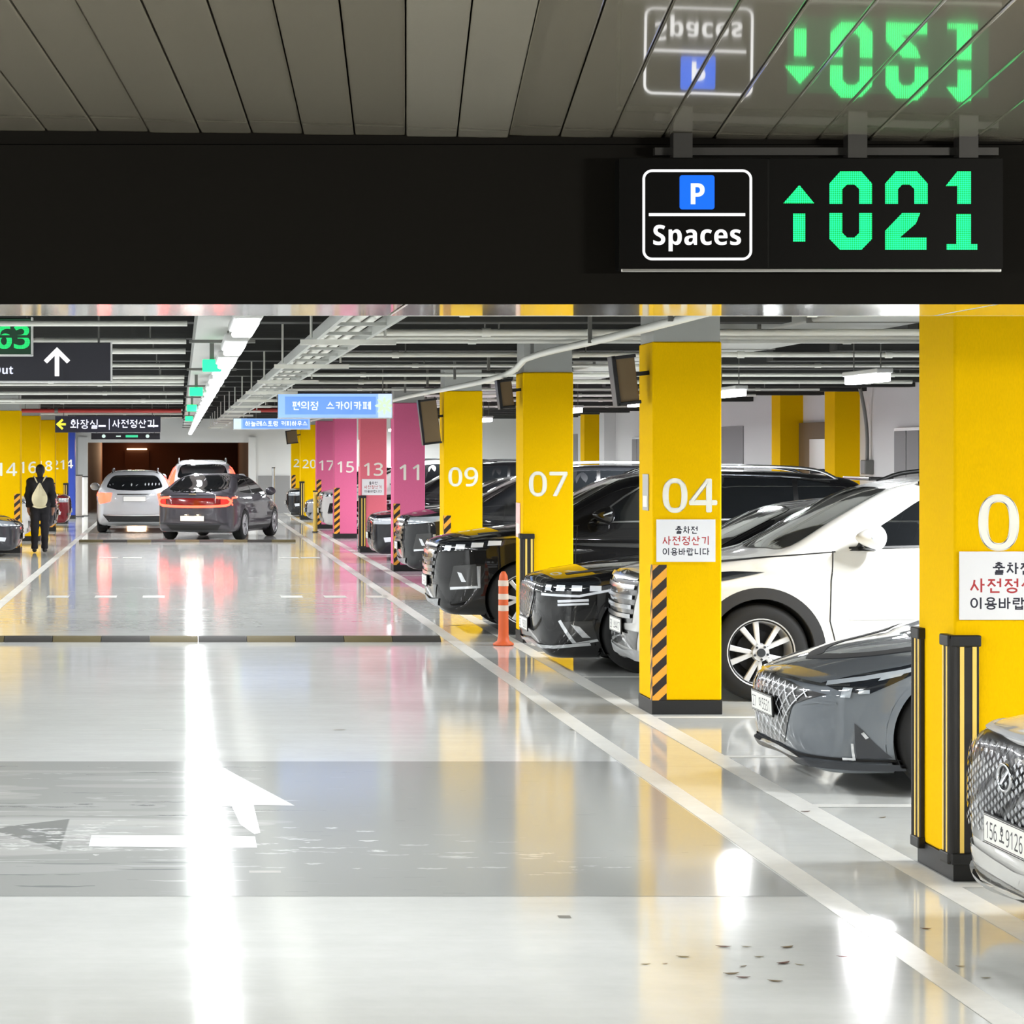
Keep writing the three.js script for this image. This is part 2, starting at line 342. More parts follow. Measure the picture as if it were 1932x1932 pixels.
// ------------------------------------------------------------------ ceiling services
const ceilBand = std(srgb(92, 93, 92), .8, 0, { map: concreteTex });
let ribNo = 0;
for (let d = 9.2; d < 80; d += 2.9) for (const [xa, xb] of [[X0, -5.8], [-5.4, 4.8], [6.6, X1]]) {
  const near = [11.45, 18.76, 25.84, 33.6, 41.5, 49.2, 57.5, 65, 73.6, 79.5, 49, 55.8, 62.7, 69.5, 74.5].some((c) => d + .34 > c - .05 && d < c + .6);
  if (!near) struct('ceiling_rib_' + (++ribNo), slabBox(xa, xb, 2.88, SLAB, d, d + .34), ceilBand, 'grey concrete rib crossing under the ceiling', 'rib');
}
const spine = thing('service_duct', 'long smooth grey duct above the row of tube lamps', 'duct', 0, 0, 0);
mesh('duct_body', slabBox(.1, .47, 2.62, 2.8, 8.6, 82), M.duct, spine);
for (let d = 12; d < 82; d += 6) mesh('hanger', slabBox(.06, .51, 2.6, 2.62, d, d + .06), M.clamp, spine);
let pipeNo = 0;
function crossPipe(d, y, r, xa, xb, mat = M.pipe, label, cat = 'pipe') {
  const o = thing('cross_pipe', label ?? 'white pipe running across under the dark ceiling', cat, (xa + xb) / 2, y, d, 0, label ? undefined : 'white cross pipes');
  mesh('pipe_run', cyl(r, xb - xa, 'x', 0, 0, 0, 12), mat, o);
  for (let x = xa + rr(.5, 1.4); x < xb - .3; x += rr(1.2, 2.6)) {
    mesh('collar', cyl(r * 1.3, .07, 'x', x - (xa + xb) / 2, 0, 0, 12), mat === M.pipe ? M.pipe : M.clamp, o);
    if (rnd() < .6 && (x < 4.7 || x > 6)) mesh('hanger_rod', cyl(.008, SLAB - y - .01, 'y', x - (xa + xb) / 2 + .1, (SLAB - y) / 2, 0, 6), M.clamp, o);
  }
  for (const x of [xa + .3, xb - .3]) mesh('hanger_rod', cyl(.008, SLAB - y, 'y', x - (xa + xb) / 2, (SLAB - y) / 2, 0, 6), M.clamp, o);
  pipeNo++;
}
for (const d of [18.9, 22.1, 24.6, 28.1, 32.1, 34, 36.3, 40.6, 45.7, 48.2, 57, 62, 68]) crossPipe(d, 2.78 + rr(-.02, .02), .02 + (pipeNo % 3) * .004, -9.2, .05);
for (const d of [18.4, 20.9, 22.0, 23.1, 26.6, 29.6, 32.6, 35.6, 39.5, 43.5, 48, 56]) crossPipe(d, 2.82 + rr(-.02, .02), .019 + (pipeNo % 3) * .004, 1.35, 9.6 + rr(-.5, .5));
crossPipe(53, 2.7, .04, -3.4, .02, M.redPipe, 'red sprinkler pipe crossing above the toilet and pay machine sign', 'pipe');
crossPipe(53, 2.71, .04, 1.45, 3.1, M.redPipe, 'red sprinkler pipe above the blue restaurant sign', 'pipe');
// cable tray along the aisle
{
  const t = thing('cable_tray', 'galvanised cable tray with conduits hung along the aisle', 'cable tray', 1.05, 2.62, 10);
  mesh('side_rail', box(.025, .07, 70, -.16, 0, -35), M.duct, t); mesh('side_rail', box(.025, .07, 70, .16, 0, -35), M.duct, t);
  for (let d = .6; d < 69; d += 1.2) mesh('rung', box(.32, .02, .05, 0, -.02, -d), M.duct, t);
  for (let d = 2.4; d < 69; d += 4.8) { mesh('hanger_arm', box(.62, .035, .05, .04, -.05, -d), M.pipe, t); mesh('hanger_rod', cyl(.01, .48, 'y', -.2, .22, -d, 6), M.pipe, t); mesh('hanger_rod', cyl(.01, .48, 'y', .28, .22, -d, 6), M.pipe, t); }
  for (const [x, r] of [[-.08, .025], [0, .03], [.09, .022]]) mesh('conduit', cyl(r, 70, 'z', x, .03, -35, 8), M.pipe, t);
}
// conduit along the heads of the columns and a wide duct above the bays
{
  const t = thing('column_conduit', 'thin white conduit bending along the column heads', 'pipe', 3.2, 2.7, 9);
  mesh('conduit', tube([[.04, .02, 0], [.04, .02, -10.5], [.0, .03, -15], [-.04, 0, -15.6], [-.02, -.06, -16.2], [-.02, -.06, -28], [0, -.05, -40], [0, -.05, -66]], .03, 8, 90), M.pipe, t);
  for (let d = 1.5; d < 64; d += 3.4) mesh('clip', box(.03, .38, .03, .0, .2, -d), M.clamp, t);
  const w = thing('ventilation_duct', 'wide grey ventilation duct above the parked cars', 'duct', 5.4, 2.985, 9);
  mesh('duct_body', box(.9, .21, 66, 0, 0, -33, .02), M.duct, w);
  for (let d = 1; d < 66; d += 1.8) mesh('flange', box(.96, .225, .04, 0, 0, -d), M.clamp, w);
}

// electrical box with a conduit dropping from the ceiling
{
  const o = thing('electrical_box', 'grey electrical box on the white wall under a bent conduit', 'electrical box', X1 - .072, 1.62, 43.7);
  mesh('box_body', box(.14, .24, .3, 0, 0, 0, .012), M.clamp, o); mesh('box_door', box(.01, .2, .26, -.073, 0, 0, .004), M.wallGrey, o);
  mesh('conduit', tube([[0, .12, 0], [0, .5, 0], [-.03, .8, .02], [-.1, 1.1, .1], [-.2, 1.3, .3]], .03, 8, 24), M.clamp, o);
}
// ------------------------------------------------------------------ lamps
M.lampBody = std(srgb(225, 226, 226), .5);
M.tubeGlow = std(0xffffff, .5, 0, { emissive: COOL, emissiveIntensity: 9 });
function tubeLamp(label, group, x, y, d, power, rods = .2, len = 1.2, w = .1, tint = COOL, drop = 0) {
  const o = thing('tube_lamp', label, 'lamp', x, y, d, 0, group);
  mesh('housing', box(w + .03, .045, len + .06, 0, .045, 0, .012), M.lampBody, o);
  mesh('tube', box(w, .03 + drop, len, 0, .008 - drop / 2, 0, .012), M.tubeGlow, o);
  for (const s of [-1, 1]) mesh('rod', cyl(.006, rods, 'y', 0, .067 + rods / 2, s * len * .4, 6), M.clamp, o);
  const l = new THREE.RectAreaLight(tint, power, w, len);
  l.position.set(0, -.012 - drop, 0); l.rotation.x = -Math.PI / 2; l.castShadow = true; o.add(l);
  return o;
}
for (let d = 9.9; d < 80; d += 2.4) tubeLamp('bright tube lamp hung in the row under the grey service duct', 'row of tube lamps over the aisle', .3, 2.42, d, AISLE_LAMP, .13);
for (let d = 12.3 - 6.1 + 2.8; d < 80; d += d < 10 ? 3.3 : 6.1) tubeLamp('bright tube lamp over the cars behind the numbered columns', 'tube lamps over the bays by the white wall', 6.35, 2.55, d, BAY_LAMP * 1.35, .48, 1.2, .12, COOL, .045);  // first lamp added outside the even spacing to brighten the near floor
for (let d = 9.5; d < 80; d += 4.3) tubeLamp('unseen tube lamp over the cars on the person side, set close for extra light', 'close set unseen tube lamps over the bays on the person side', -5.6, 2.55, d, BAY_LAMP * 1.35, .48);  // unseen row, lamps packed closer to brighten the floor
// unseen lamps added on both entrance side walls to brighten slats and floor
for (const [x, s, label] of [[-3.77, 1, 'added unseen tube lamp on the plain side wall of the entrance lane'], [4.97, -1, 'added unseen tube lamp on the entrance side wall nearer the space counter']]) {
  const o = thing('added_wall_lamp', label, 'lamp', x, 2.25, 3.2);
  mesh('housing', box(.05, .14, 1.26, 0, 0, 0, .012), M.lampBody, o); mesh('tube', box(.02, .1, 1.2, s * .03, 0, 0, .008), M.tubeGlow, o);
  const l = new THREE.RectAreaLight(lin(1, .95, .84), 520, 1.2, .1); l.position.set(s * .05, 0, 0); l.rotation.y = -s * Math.PI / 2; l.castShadow = true; o.add(l);
};
// the ramp tunnel has a warm lamp of its own
{
  const o = thing('tunnel_lamp', 'warm tube lamp on the brown wall of the ramp tunnel', 'lamp', -1.6, 2.0, 97.85);
  mesh('tube', box(.75, .06, .08, 0, 0, 0, .015), std(0xffffff, .5, 0, { emissive: lin(1, .72, .45), emissiveIntensity: 2.2 }), o);
  const l = new THREE.RectAreaLight(lin(1, .62, .36), 300, .7, .1); l.position.set(0, 0, .05); l.rotation.y = Math.PI; l.castShadow = true; o.add(l);
}
// green bay indicators beside the lamp row
M.greenGlow = std(srgb(0, 120, 60), .4, 0, { emissive: lin(0.02, 1.0, 0.28), emissiveIntensity: 1.5 });
for (const [px, py, d] of [[408, 690, 18.2], [376, 739, 26], [361, 770, 34], [352, 790, 45]]) {
  const o = thing('bay_indicator', 'small green indicator lamp beside the row of tube lamps', 'indicator', Math.max(.15, (px - 340) * d / 5000 - .03), 1.85 + (855 - py) * d / 5000, d, 0, 'green indicator lamps under the duct');
  mesh('lens_light', box(.13, .085, .03, 0, 0, .012, .008), M.greenGlow, o);
  { const h = 2.62 - o.position.y; mesh('bracket', box(.03, h, .03, 0, h / 2, -.018), M.clamp, o); }
}
// ------------------------------------------------------------------ numbered columns
const hazardTex = canvasTex(128, 1024, (g, w, h) => {
  g.fillStyle = 'rgb(244,170,50)'; g.fillRect(0, 0, w, h);
  g.fillStyle = 'rgb(34,22,14)';
  for (let y = -200; y < h + 200; y += 146) { g.beginPath(); g.moveTo(0, y + 100); g.lineTo(w, y); g.lineTo(w, y + 74); g.lineTo(0, y + 174); g.fill(); }
});
M.hazard = std(0xffffff, .45, 0, { map: hazardTex });
const noticeTex = canvasTex(832, 600, (g, w, h) => {
  g.fillStyle = 'rgb(240,240,242)'; g.fillRect(0, 0, w, h);
  g.strokeStyle = 'rgb(20,20,40)'; hangul(g, '출차전', 262, 96, 106, 14, 1.04);
  g.strokeStyle = 'rgb(178,40,44)'; hangul(g, '사전정산기', 80, 236, 128, 15, 1.07);
  g.strokeStyle = 'rgb(20,20,40)'; hangul(g, '이용바랍니다', 84, 404, 106, 13, 1.06);
});
const CX = 3.343, CW = .49, CD = .55, CH = 2.64;
function column(o) {
  const { n, d, mat, label, cx = CX + CW / 2, side = -1, hazard, guard, plinth = M.black, h = CH } = o;
  const c = thing('column', label, 'column', cx, 0, d + CD / 2, 0);
  mesh('shaft', box(CW, h - .1, CD, 0, .1 + (h - .1) / 2, 0, .014), mat, c);
  mesh('plinth', box(CW + .008, .1, CD + .008, 0, .05, 0, .004), plinth, c);
  mesh('head', box(CW - .02, SLAB - h, CD - .02, 0, h + (SLAB - h) / 2, 0), M.duct, c);
  const num = mesh('number', textFlat(n, .235, fontRegular, 1.14), M.numeral, c);
  // the numerals are painted on: a hair off the face, with their own thickness of paint
  { const t = []; for (const [a, b] of [[0, 0], [.005, 0], [-.005, 0], [0, .005], [0, -.005]]) t.push(textFlat(n, .235, fontRegular, 1.14).translate(a, b, -Math.abs(a + b) * .04)); num.geometry = merge(t); }
  num.position.set(o.nx ?? .0, 1.55, CD / 2 + .0018);
  if (hazard) {
    const [y0, y1, w] = hazard, e = side * CW / 2;
    mesh('hazard_strip', box(w, y1 - y0, .003, e - side * w / 2, (y0 + y1) / 2, CD / 2 + .0015), M.hazard, c);
    mesh('hazard_strip', box(.003, y1 - y0, .07, e + side * .0015, (y0 + y1) / 2, CD / 2 - .035), M.hazard, c);
  }
  if (guard) for (const [zc, s] of guard) {
    // rubber angle guard: two legs round a corner, yellow inlays, end caps
    const e = side * CW / 2, gg = mesh('corner_guard', merge([
      box(.115, .96, .022, e - side * .046, .57, s * (CD / 2 + .011), .006), box(.022, .96, .115, e + side * .011, .57, s * (CD / 2 - .046), .006), cyl(.022, .96, 'y', e + side * .008, .57, s * (CD / 2 + .008), 10),
    ]), M.rubber, c);
    for (const q of [.028, .082]) { mesh('inlay', box(.018, .9, .004, e - side * q, .57, s * (CD / 2 + .023)), M.guardYellow, gg); mesh('inlay', box(.004, .9, .018, e + side * .023, .57, s * (CD / 2 - q)), M.guardYellow, gg); }
    for (const y of [.1, 1.04]) mesh('end_cap', merge([box(.13, .05, .04, e - side * .045, y, s * (CD / 2 + .014), .008), box(.04, .05, .13, e + side * .014, y, s * (CD / 2 - .045), .008)]), M.black, gg);
  }
  return c;
}
const near = [[0, 1], [0, -1]];
column({ n: '01', d: 11.45, mat: M.yellow, nx: .02, guard: near, label: 'yellow column numbered 01 with black and yellow rubber corner guards beside the gridded white car' });
column({ n: '04', d: 18.76, mat: M.yellow, nx: .02, hazard: [.1, 1.06, .1], label: 'yellow column numbered 04 with a hazard strip and chipped black plinth' });
column({ n: '07', d: 25.84, mat: M.yellow, nx: 0, guard: [[0, 1]], label: 'yellow column numbered 07 behind the orange bollard' });
column({ n: '09', d: 33.6, mat: M.yellow, hazard: [.1, 1.06, .09], label: 'yellow column numbered 09 beside the pink columns' });
column({ n: '11', d: 41.5, mat: M.pink, hazard: [.1, 1.06, .1], label: 'pink column numbered 11 with the black sport utility car beside its foot' });
M.salmon = M.pink.clone(); M.salmon.color = srgb(240, 124, 140);
column({ n: '13', d: 49.2, mat: M.salmon, guard: [[0, 1]], label: 'pink column numbered 13 carrying a white notice' });
column({ n: '15', d: 57.5, mat: M.pink, hazard: [.1, 1.1, .12], label: 'pink column numbered 15 between its pink neighbours, hazard strip down one edge' });
column({ n: '17', d: 65, mat: M.pink, hazard: [.1, 1.2, .12], label: 'pink column numbered 17, last pink one before the yellow' });
column({ n: '20', d: 73.6, mat: M.yellow, guard: [[0, 1]], label: 'yellow column numbered 20 behind the pink columns' });
column({ n: '23', d: 79.5, mat: M.yellow, hazard: [.1, 1.2, .12], label: 'yellow column numbered 23 by the end wall' });
const LX = -2.96 - CW / 2;
column({ n: '14', d: 49, cx: LX, side: 1, mat: M.yellow, hazard: [.1, 1.1, .11], label: 'yellow column numbered 14 beside the person' });
column({ n: '16', d: 55.8, cx: LX, side: 1, mat: M.yellow, label: 'yellow column numbered 16 behind the person' });
column({ n: '18', d: 62.7, cx: LX, side: 1, mat: M.yellow, hazard: [.1, 1.15, .12], label: 'yellow column numbered 18 with hazard strip above the dark parked car' });
column({ n: '21', d: 69.5, cx: LX, side: 1, mat: M.yellow, guard: [[0, 1]], label: 'yellow column numbered 21 next to the blue column' });
column({ n: '24', d: 74.5, cx: LX, side: 1, mat: M.blue, label: 'blue column with a white numeral beside the end wall' });

// notices and small plates fixed to columns
function notice(label, x, y, d, w, h) {
  const o = thing('notice_sign', label, 'notice', x, y, d);
  mesh('board', box(w, h, .006, 0, 0, 0, .002), M.white, o);
  const f = mesh('print', new THREE.PlaneGeometry(w - .002, h - .002), std(0xffffff, .4, 0, { map: noticeTex }), o); f.position.z = .0036;
}
notice('white Korean notice above the rubber corner guards, over the gridded white saloon', CX + .245, 1.278, 11.442, .45, .295);
notice('white Korean notice just above a hazard strip, beside the white sport utility car', CX + .235, 1.231, 18.752, .418, .3);
notice('small white Korean notice on a pink column', CX + .235, 1.22, 49.192, .41, .3);
{
  const plate = (label, d, y0, y1, mat, w = .2) => { const o = thing('wall_plate', label, 'plate', CX - .006, (y0 + y1) / 2, d); mesh('panel', box(.008, y1 - y0, w, 0, 0, 0, .002), mat, o); mesh('print', box(.002, (y1 - y0) * .3, w * .7, -.005, -(y1 - y0) * .25, 0), M.numeral, o); };
  plate('grey plate on the aisle face of column 04', 19.0, 1.44, 1.7, std(srgb(180, 182, 178), .4), .22);
  plate('white and pink poster on the aisle face of column 07', 26.17, 1.02, 1.36, std(srgb(246, 206, 200), .5), .3);
  plate('pale panel lamp on the aisle face of column 13', 49.5, 1.6, 2.1, std(srgb(240, 236, 230), .4), .3);
}
// direction boxes tilted off the column heads, seen from the back
function headBox(label, x, y, d, w, h, t = .16, tilt = .12) {
  const o = thing('projecting_sign_box', label, 'sign box', x, y, d);
  o.rotation.z = tilt;
  mesh('back_panel', box(w, h, t, 0, 0, 0, .012), M.brown, o);
  mesh('rim', merge([box(.03, h + .03, t + .03, -w / 2, 0, 0, .006), box(w + .02, .025, t + .03, 0, h / 2, 0, .006), box(w + .02, .025, t + .03, 0, -h / 2, 0, .006)]), M.darkMetal, o);
  { const l = 3.348 - x - w / 2; mesh('arm', box(l, .03, .04, w / 2 + l / 2, h * .1, 0), M.darkMetal, o); }
}
headBox('large brown backed sign box above the small grey plate on column 04', 3.17, 2.37, 18.9, .15, .33);
headBox('short brown backed sign box above the orange bollard', 3.19, 2.43, 26.0, .13, .26);
headBox('tall brown backed sign box between the pink columns and column 09', 3.17, 2.25, 33.7, .22, .55);
headBox('dark sign box under the head of column 20', 3.1, 2.3, 73.6, .3, .35);

// ------------------------------------------------------------------ hanging signs
const glow = (tex, k) => phys({ color: 0x000000, roughness: .5, specularIntensity: .2, emissive: 0xffffff, emissiveMap: tex, emissiveIntensity: k });
// space counter by the beam
{
  const D = 6.92, s = D / 5000, cx = ((1168 + 1892) / 2 - 340) * s, cy = 1.85 + (855 - 403) * s, W = 724 * s, H = 212 * s;
  const o = thing('space_counter', 'black parking space counter reading 021 in green dots beside a lit P Spaces panel', 'sign', cx, cy, D);
  mesh('case', box(W, H, .07, 0, 0, -.035, .006), M.signBlack, o);
  mesh('sill', box(W - .01, .008, .012, 0, -H / 2 - .002, .0, .002), M.steel, o);
  const T = 3, toX = (x) => (x - 1168) * T, toY = (y) => (y - 297) * T;
  const panelTex = canvasTex(840, 636, (g, w, h) => {
    g.fillStyle = '#000'; g.fillRect(0, 0, w, h);
    const rrect = (x0, y0, x1, y1, r) => { g.beginPath(); g.roundRect(toX(x0), toY(y0), (x1 - x0) * T, (y1 - y0) * T, r * T); };
    g.strokeStyle = '#fff'; g.lineWidth = 5 * T; rrect(1214.5, 320.5, 1416.5, 490.5, 16); g.stroke();
    g.fillStyle = '#1668f0'; rrect(1282, 329, 1348, 395, 5); g.fill();
    g.fillStyle = '#fff'; g.font = 'bold ' + 74 * T / 1.32 + 'px sans-serif'; g.textAlign = 'center'; g.textBaseline = 'alphabetic'; g.fillText('P', toX(1315), toY(385));
    g.fillRect(toX(1224), toY(402), 182 * T, 6 * T);
    g.font = 'bold ' + 53 * T + 'px sans-serif';
    const mw = g.measureText('Spaces').width; g.save(); g.translate(toX(1315), toY(463)); g.scale(170 * T / mw, 1); g.fillText('Spaces', 0, 0); g.restore();
  });
  const p = mesh('spaces_panel_light', new THREE.PlaneGeometry(280 * s, H - .006), glow(panelTex, 1.0), o); p.position.set(-W / 2 + 140 * s, 0, .0008);
  const ledTex = canvasTex(1320, 636, (g, w, h) => {
    g.fillStyle = '#000'; g.fillRect(0, 0, w, h);
    g.save(); g.translate(-284 * T, 0);
    g.fillStyle = 'rgb(24,255,126)';
    const poly = (pts) => { g.beginPath(); pts.forEach(([x, y], i) => (i ? g.lineTo : g.moveTo).call(g, toX(x), toY(y))); g.closePath(); g.fill(); };
    poly([[1508, 348], [1536, 383], [1478, 383]]); poly([[1496, 403], [1519, 403], [1519, 457], [1496, 457]]);
    poly([[1565, 345], [1585, 322], [1625, 322], [1645, 345], [1645, 384], [1621, 384], [1621, 356], [1612, 347], [1598, 347], [1589, 356], [1589, 384], [1565, 384]]);
    poly([[1565, 402], [1589, 402], [1589, 440], [1598, 449], [1612, 449], [1621, 440], [1621, 402], [1645, 402], [1645, 452], [1625, 473], [1585, 473], [1565, 452]]);
    poly([[1670, 345], [1690, 322], [1730, 322], [1750, 345], [1750, 384], [1725, 384], [1725, 356], [1716, 347], [1702, 347], [1694, 356], [1694, 384], [1670, 384]]);
    poly([[1702, 402], [1736, 402], [1728, 422], [1698, 449], [1748, 449], [1748, 473], [1670, 473], [1670, 436]]);
    poly([[1784, 350], [1806, 322], [1832, 322], [1832, 384], [1806, 384], [1806, 350]]);
    poly([[1804, 404], [1832, 404], [1832, 462], [1844, 462], [1844, 473], [1786, 473], [1786, 462], [1804, 462]]);
    g.restore();
    g.strokeStyle = 'rgba(0,0,0,.6)'; g.lineWidth = 3; for (let i = 0; i < w; i += 12) { g.beginPath(); g.moveTo(i, 0); g.lineTo(i, h); g.stroke(); } for (let i = 0; i < h; i += 12) { g.beginPath(); g.moveTo(0, i); g.lineTo(w, i); g.stroke(); }
  });
  const q = mesh('led_display', new THREE.PlaneGeometry(440 * s, H - .006), glow(ledTex, 2.2), o); q.position.set(W / 2 - 220 * s, 0, .0008);
  for (const px of [1290, 1620, 1830]) mesh('bracket', box(.05, .07, .05, (px - 1530) * s, H / 2 + .03, -.035), M.black, o);
  mesh('mounting_rail', box(W - .1, .02, .03, .05, H / 2 + .02, -.05), M.black, o);
  const l = new THREE.RectAreaLight(lin(.02, 1, .35), .06, 380 * s, 150 * s); l.position.set(W / 2 - 220 * s, 0, .012); l.rotation.y = Math.PI; l.castShadow = true; o.add(l);
}
function hangingSign(name, label, px0s, px1s, py0, py1, d, draw, opts = {}) {
  const s = d / 5000, w = (px1s - px0s) * s, h = (py1 - py0) * s;
  const o = thing(name, label, 'sign', ((px0s + px1s) / 2 - 340) * s, 1.85 + (855 - (py0 + py1) / 2) * s, d);
  mesh('case', box(w, h, .1, 0, 0, -.05, .008), opts.body ?? M.signGrey, o);
  const tw = opts.tw ?? 768, th = Math.round(tw * h / w);
  const f = mesh('sign_face_light', new THREE.PlaneGeometry(w - .012, h - .012), std(opts.base ?? srgb(40, 40, 46), .4, 0, { emissive: 0xffffff, emissiveMap: canvasTex(tw, th, draw), emissiveIntensity: (opts.k ?? 1) * .8 }), o); f.position.z = .0012;
  const up = SLAB - (1.85 + (855 - py0) * s);
  for (const q of [-1, 1]) mesh('hanger_rod', cyl(.009, up, 'y', q * w * (opts.rod ?? .42), h / 2 + up / 2, -.05, 6), M.clamp, o);
  if (opts.frame) mesh('frame', merge([box(.012, h + .01, .11, w / 2, 0, -.05), box(w, .012, .11, 0, -h / 2, -.05)]), opts.frame, o);
  return o;
}
hangingSign('lane_arrow_sign', 'dark hanging sign with a white upward arrow and a cut off word', -90, 210, 646, 720, 20, (g, w, h) => {
  g.fillStyle = '#08080b'; g.fillRect(0, 0, w, h);
  g.strokeStyle = '#fff'; g.lineWidth = h * .12; g.lineJoin = 'miter'; const cx = w * 198 / 300;
  g.beginPath(); g.moveTo(cx, h * .88); g.lineTo(cx, h * .2); g.stroke(); g.beginPath(); g.moveTo(cx - h * .3, h * .5); g.lineTo(cx, h * .19); g.lineTo(cx + h * .3, h * .5); g.stroke();
  g.fillStyle = '#dfe4ff'; g.font = 'bold ' + h * .3 + 'px sans-serif'; g.textAlign = 'right'; g.fillText('Out', w * 115 / 300, h * .82);
}, { k: 1.2, frame: M.white, base: srgb(52, 52, 60) });
hangingSign('led_counter_sign', 'green dot display box with cut off digits above the arrow sign', -60, 60, 600, 670, 19.6, (g, w, h) => {
  g.fillStyle = '#012a10'; g.fillRect(0, 0, w, h);
  g.fillStyle = 'rgb(20,255,130)'; g.font = 'bold ' + h * .92 + 'px sans-serif'; g.textAlign = 'center'; g.fillText('063', w * .56, h * .84);
  g.fillStyle = '#012a10'; g.fillRect(0, h * .46, w, h * .07);
  g.strokeStyle = 'rgba(0,50,20,.7)'; g.lineWidth = 3; for (let i = 0; i < w; i += 14) { g.beginPath(); g.moveTo(i, 0); g.lineTo(i, h); g.stroke(); } for (let i = 0; i < h; i += 14) { g.beginPath(); g.moveTo(0, i); g.lineTo(w, i); g.stroke(); }
}, { k: 1.2, frame: M.white, body: M.signBlack });
const lightText = (c, x, y, t, size, weight, g) => { g.strokeStyle = c; hangul(g, t, x, y, size, weight, 1.02); };
hangingSign('toilet_sign', 'dark hanging sign with a yellow arrow pointing to toilets and the pay machine', 104, 303, 785, 816, 55, (g, w, h) => {
  g.fillStyle = '#0b0c1c'; g.fillRect(0, 0, w, h);
  g.strokeStyle = '#f4e83c'; g.lineWidth = h * .14; g.beginPath(); g.moveTo(w * .1, h * .5); g.lineTo(w * .02, h * .5); g.moveTo(w * .07, h * .2); g.lineTo(w * .02, h * .5); g.lineTo(w * .07, h * .8); g.stroke();
  lightText('#e8ebff', w * .14, h * .2, '화장실', h * .58, 8, g); g.fillStyle = '#e8ebff'; g.fillRect(w * .41, h * .55, w * .07, h * .12); g.fillRect(w * .51, h * .15, 5, h * .7);
  lightText('#e8ebff', w * .54, h * .2, '사전정산기', h * .52, 8, g); g.fillRect(w * .88, h * .55, w * .1, h * .12);
}, { k: 1.3 });
hangingSign('lane_light_sign', 'small dark sign with dim symbols under the toilet sign', 172, 302, 817, 829, 70, (g, w, h) => {
  g.fillStyle = '#0b0b12'; g.fillRect(0, 0, w, h); g.fillStyle = '#dfe'; g.beginPath(); g.arc(w * .18, h * .5, h * .3, 0, 7); g.arc(w * .82, h * .5, h * .3, 0, 7); g.fill(); g.fillRect(w * .36, h * .4, w * .07, h * .2); g.fillStyle = '#3fe0a0'; g.fillRect(w * .5, h * .3, w * .18, h * .4);
}, { k: 1, tw: 512 });
const flower = (g, x, y, r) => { g.fillStyle = '#d8f0a8'; for (let k = 0; k < 8; k++) { const a = k * Math.PI / 4; g.beginPath(); g.ellipse(x + Math.cos(a) * r * .55, y + Math.sin(a) * r * .55, r * .42, r * .16, a, 0, 7); g.fill(); } };
hangingSign('shop_sign', 'lit blue hanging sign naming a convenience store and a sky cafe', 524, 740, 742, 789, 35, (g, w, h) => {
  g.fillStyle = '#8db4f2'; g.fillRect(0, 0, w, h); g.fillStyle = '#5a8cec'; g.fillRect(w * .06, h * .12, w * .8, h * .74); g.fillStyle = '#cfe0ff'; g.fillRect(w * .88, 0, w * .12, h);
  lightText('#ffffff', w * .12, h * .32, '편의점', h * .36, 8, g); lightText('#ffffff', w * .42, h * .32, '스카이카페', h * .36, 8, g); flower(g, w * .935, h * .5, h * .4);
}, { k: .95, frame: M.white, base: srgb(120, 150, 220) });
hangingSign('restaurant_sign', 'smaller lit blue hanging sign naming a restaurant and coffee house', 440, 585, 789, 810, 50, (g, w, h) => {
  g.fillStyle = '#8db4f2'; g.fillRect(0, 0, w, h); g.fillStyle = '#5a8cec'; g.fillRect(w * .12, h * .1, w * .86, h * .8); g.fillStyle = '#d8f0d8'; g.fillRect(0, 0, w * .1, h); flower(g, w * .05, h * .5, h * .34);
  lightText('#ffffff', w * .15, h * .24, '하늘레스토랑', h * .5, 8, g); lightText('#ffffff', w * .62, h * .24, '커피하우스', h * .48, 8, g);
}, { k: .95, rod: .2, frame: M.white, base: srgb(120, 150, 220) });

// ------------------------------------------------------------------ floor things
function speedBump(label, d, xa, xb) {
  const s = new THREE.Shape(); s.moveTo(-.17, 0); s.quadraticCurveTo(-.1, .05, 0, .052); s.quadraticCurveTo(.1, .05, .17, 0); s.closePath();
  const n = Math.round((xb - xa) / .5), w = (xb - xa) / n, g = new THREE.ExtrudeGeometry(s, { depth: w - .006, bevelEnabled: false, curveSegments: 5 }); g.rotateY(Math.PI / 2);
  const o = thing('speed_bump', label, 'speed bump', (xa + xb) / 2, .001, d);
  const a = std(srgb(46, 44, 40), .7), b = std(srgb(86, 76, 44), .7);
  for (let k = 0; k < n; k++) { const m = mesh('segment', g, k % 2 ? a : b, o); m.position.x = -(xb - xa) / 2 + k * w; }
}
speedBump('worn dark rubber speed bump crossing the lane before the bollard', 26.1, -2.2, 2.56);
speedBump('dark speed bump under the grey saloon braking in the lane', 55.1, -2.1, 2.4);
{
  const o = thing('bollard', 'orange flexible bollard with pale reflective bands beside column 07', 'bollard', 3.11, 0, 25.5);
  const or = std(srgb(212, 92, 40), .55), band = std(srgb(214, 196, 180), .4);
  mesh('post', new THREE.LatheGeometry([[.0, .0], [.1, 0], [.1, .02], [.06, .045], [.05, .1], [.046, .6], [.04, .67], [.02, .71], [0, .715]].map((p) => new THREE.Vector2(...p)), 20), or, o);
  for (const y of [.36, .47, .6]) mesh('band', cyl(.049, .055, 'y', 0, y, 0, 20, .05), band, o);
}
function steelPost(label, x, d, h, r, mat) { const o = thing('guard_post', label, 'post', x, 0, d); mesh('post', cyl(r, h, 'y', 0, h / 2, 0, 14), mat, o); mesh('cap', cyl(r * 1.2, .03, 'y', 0, h + .01, 0, 14), M.black, o); mesh('foot', cyl(r * 1.5, .02, 'y', 0, .01, 0, 14), M.black, o); }
steelPost('shining white guard post beside the dark ramp opening', (160 - 340) * 78 / 5000, 78, 1.15, .09, std(srgb(240, 238, 232), .25));
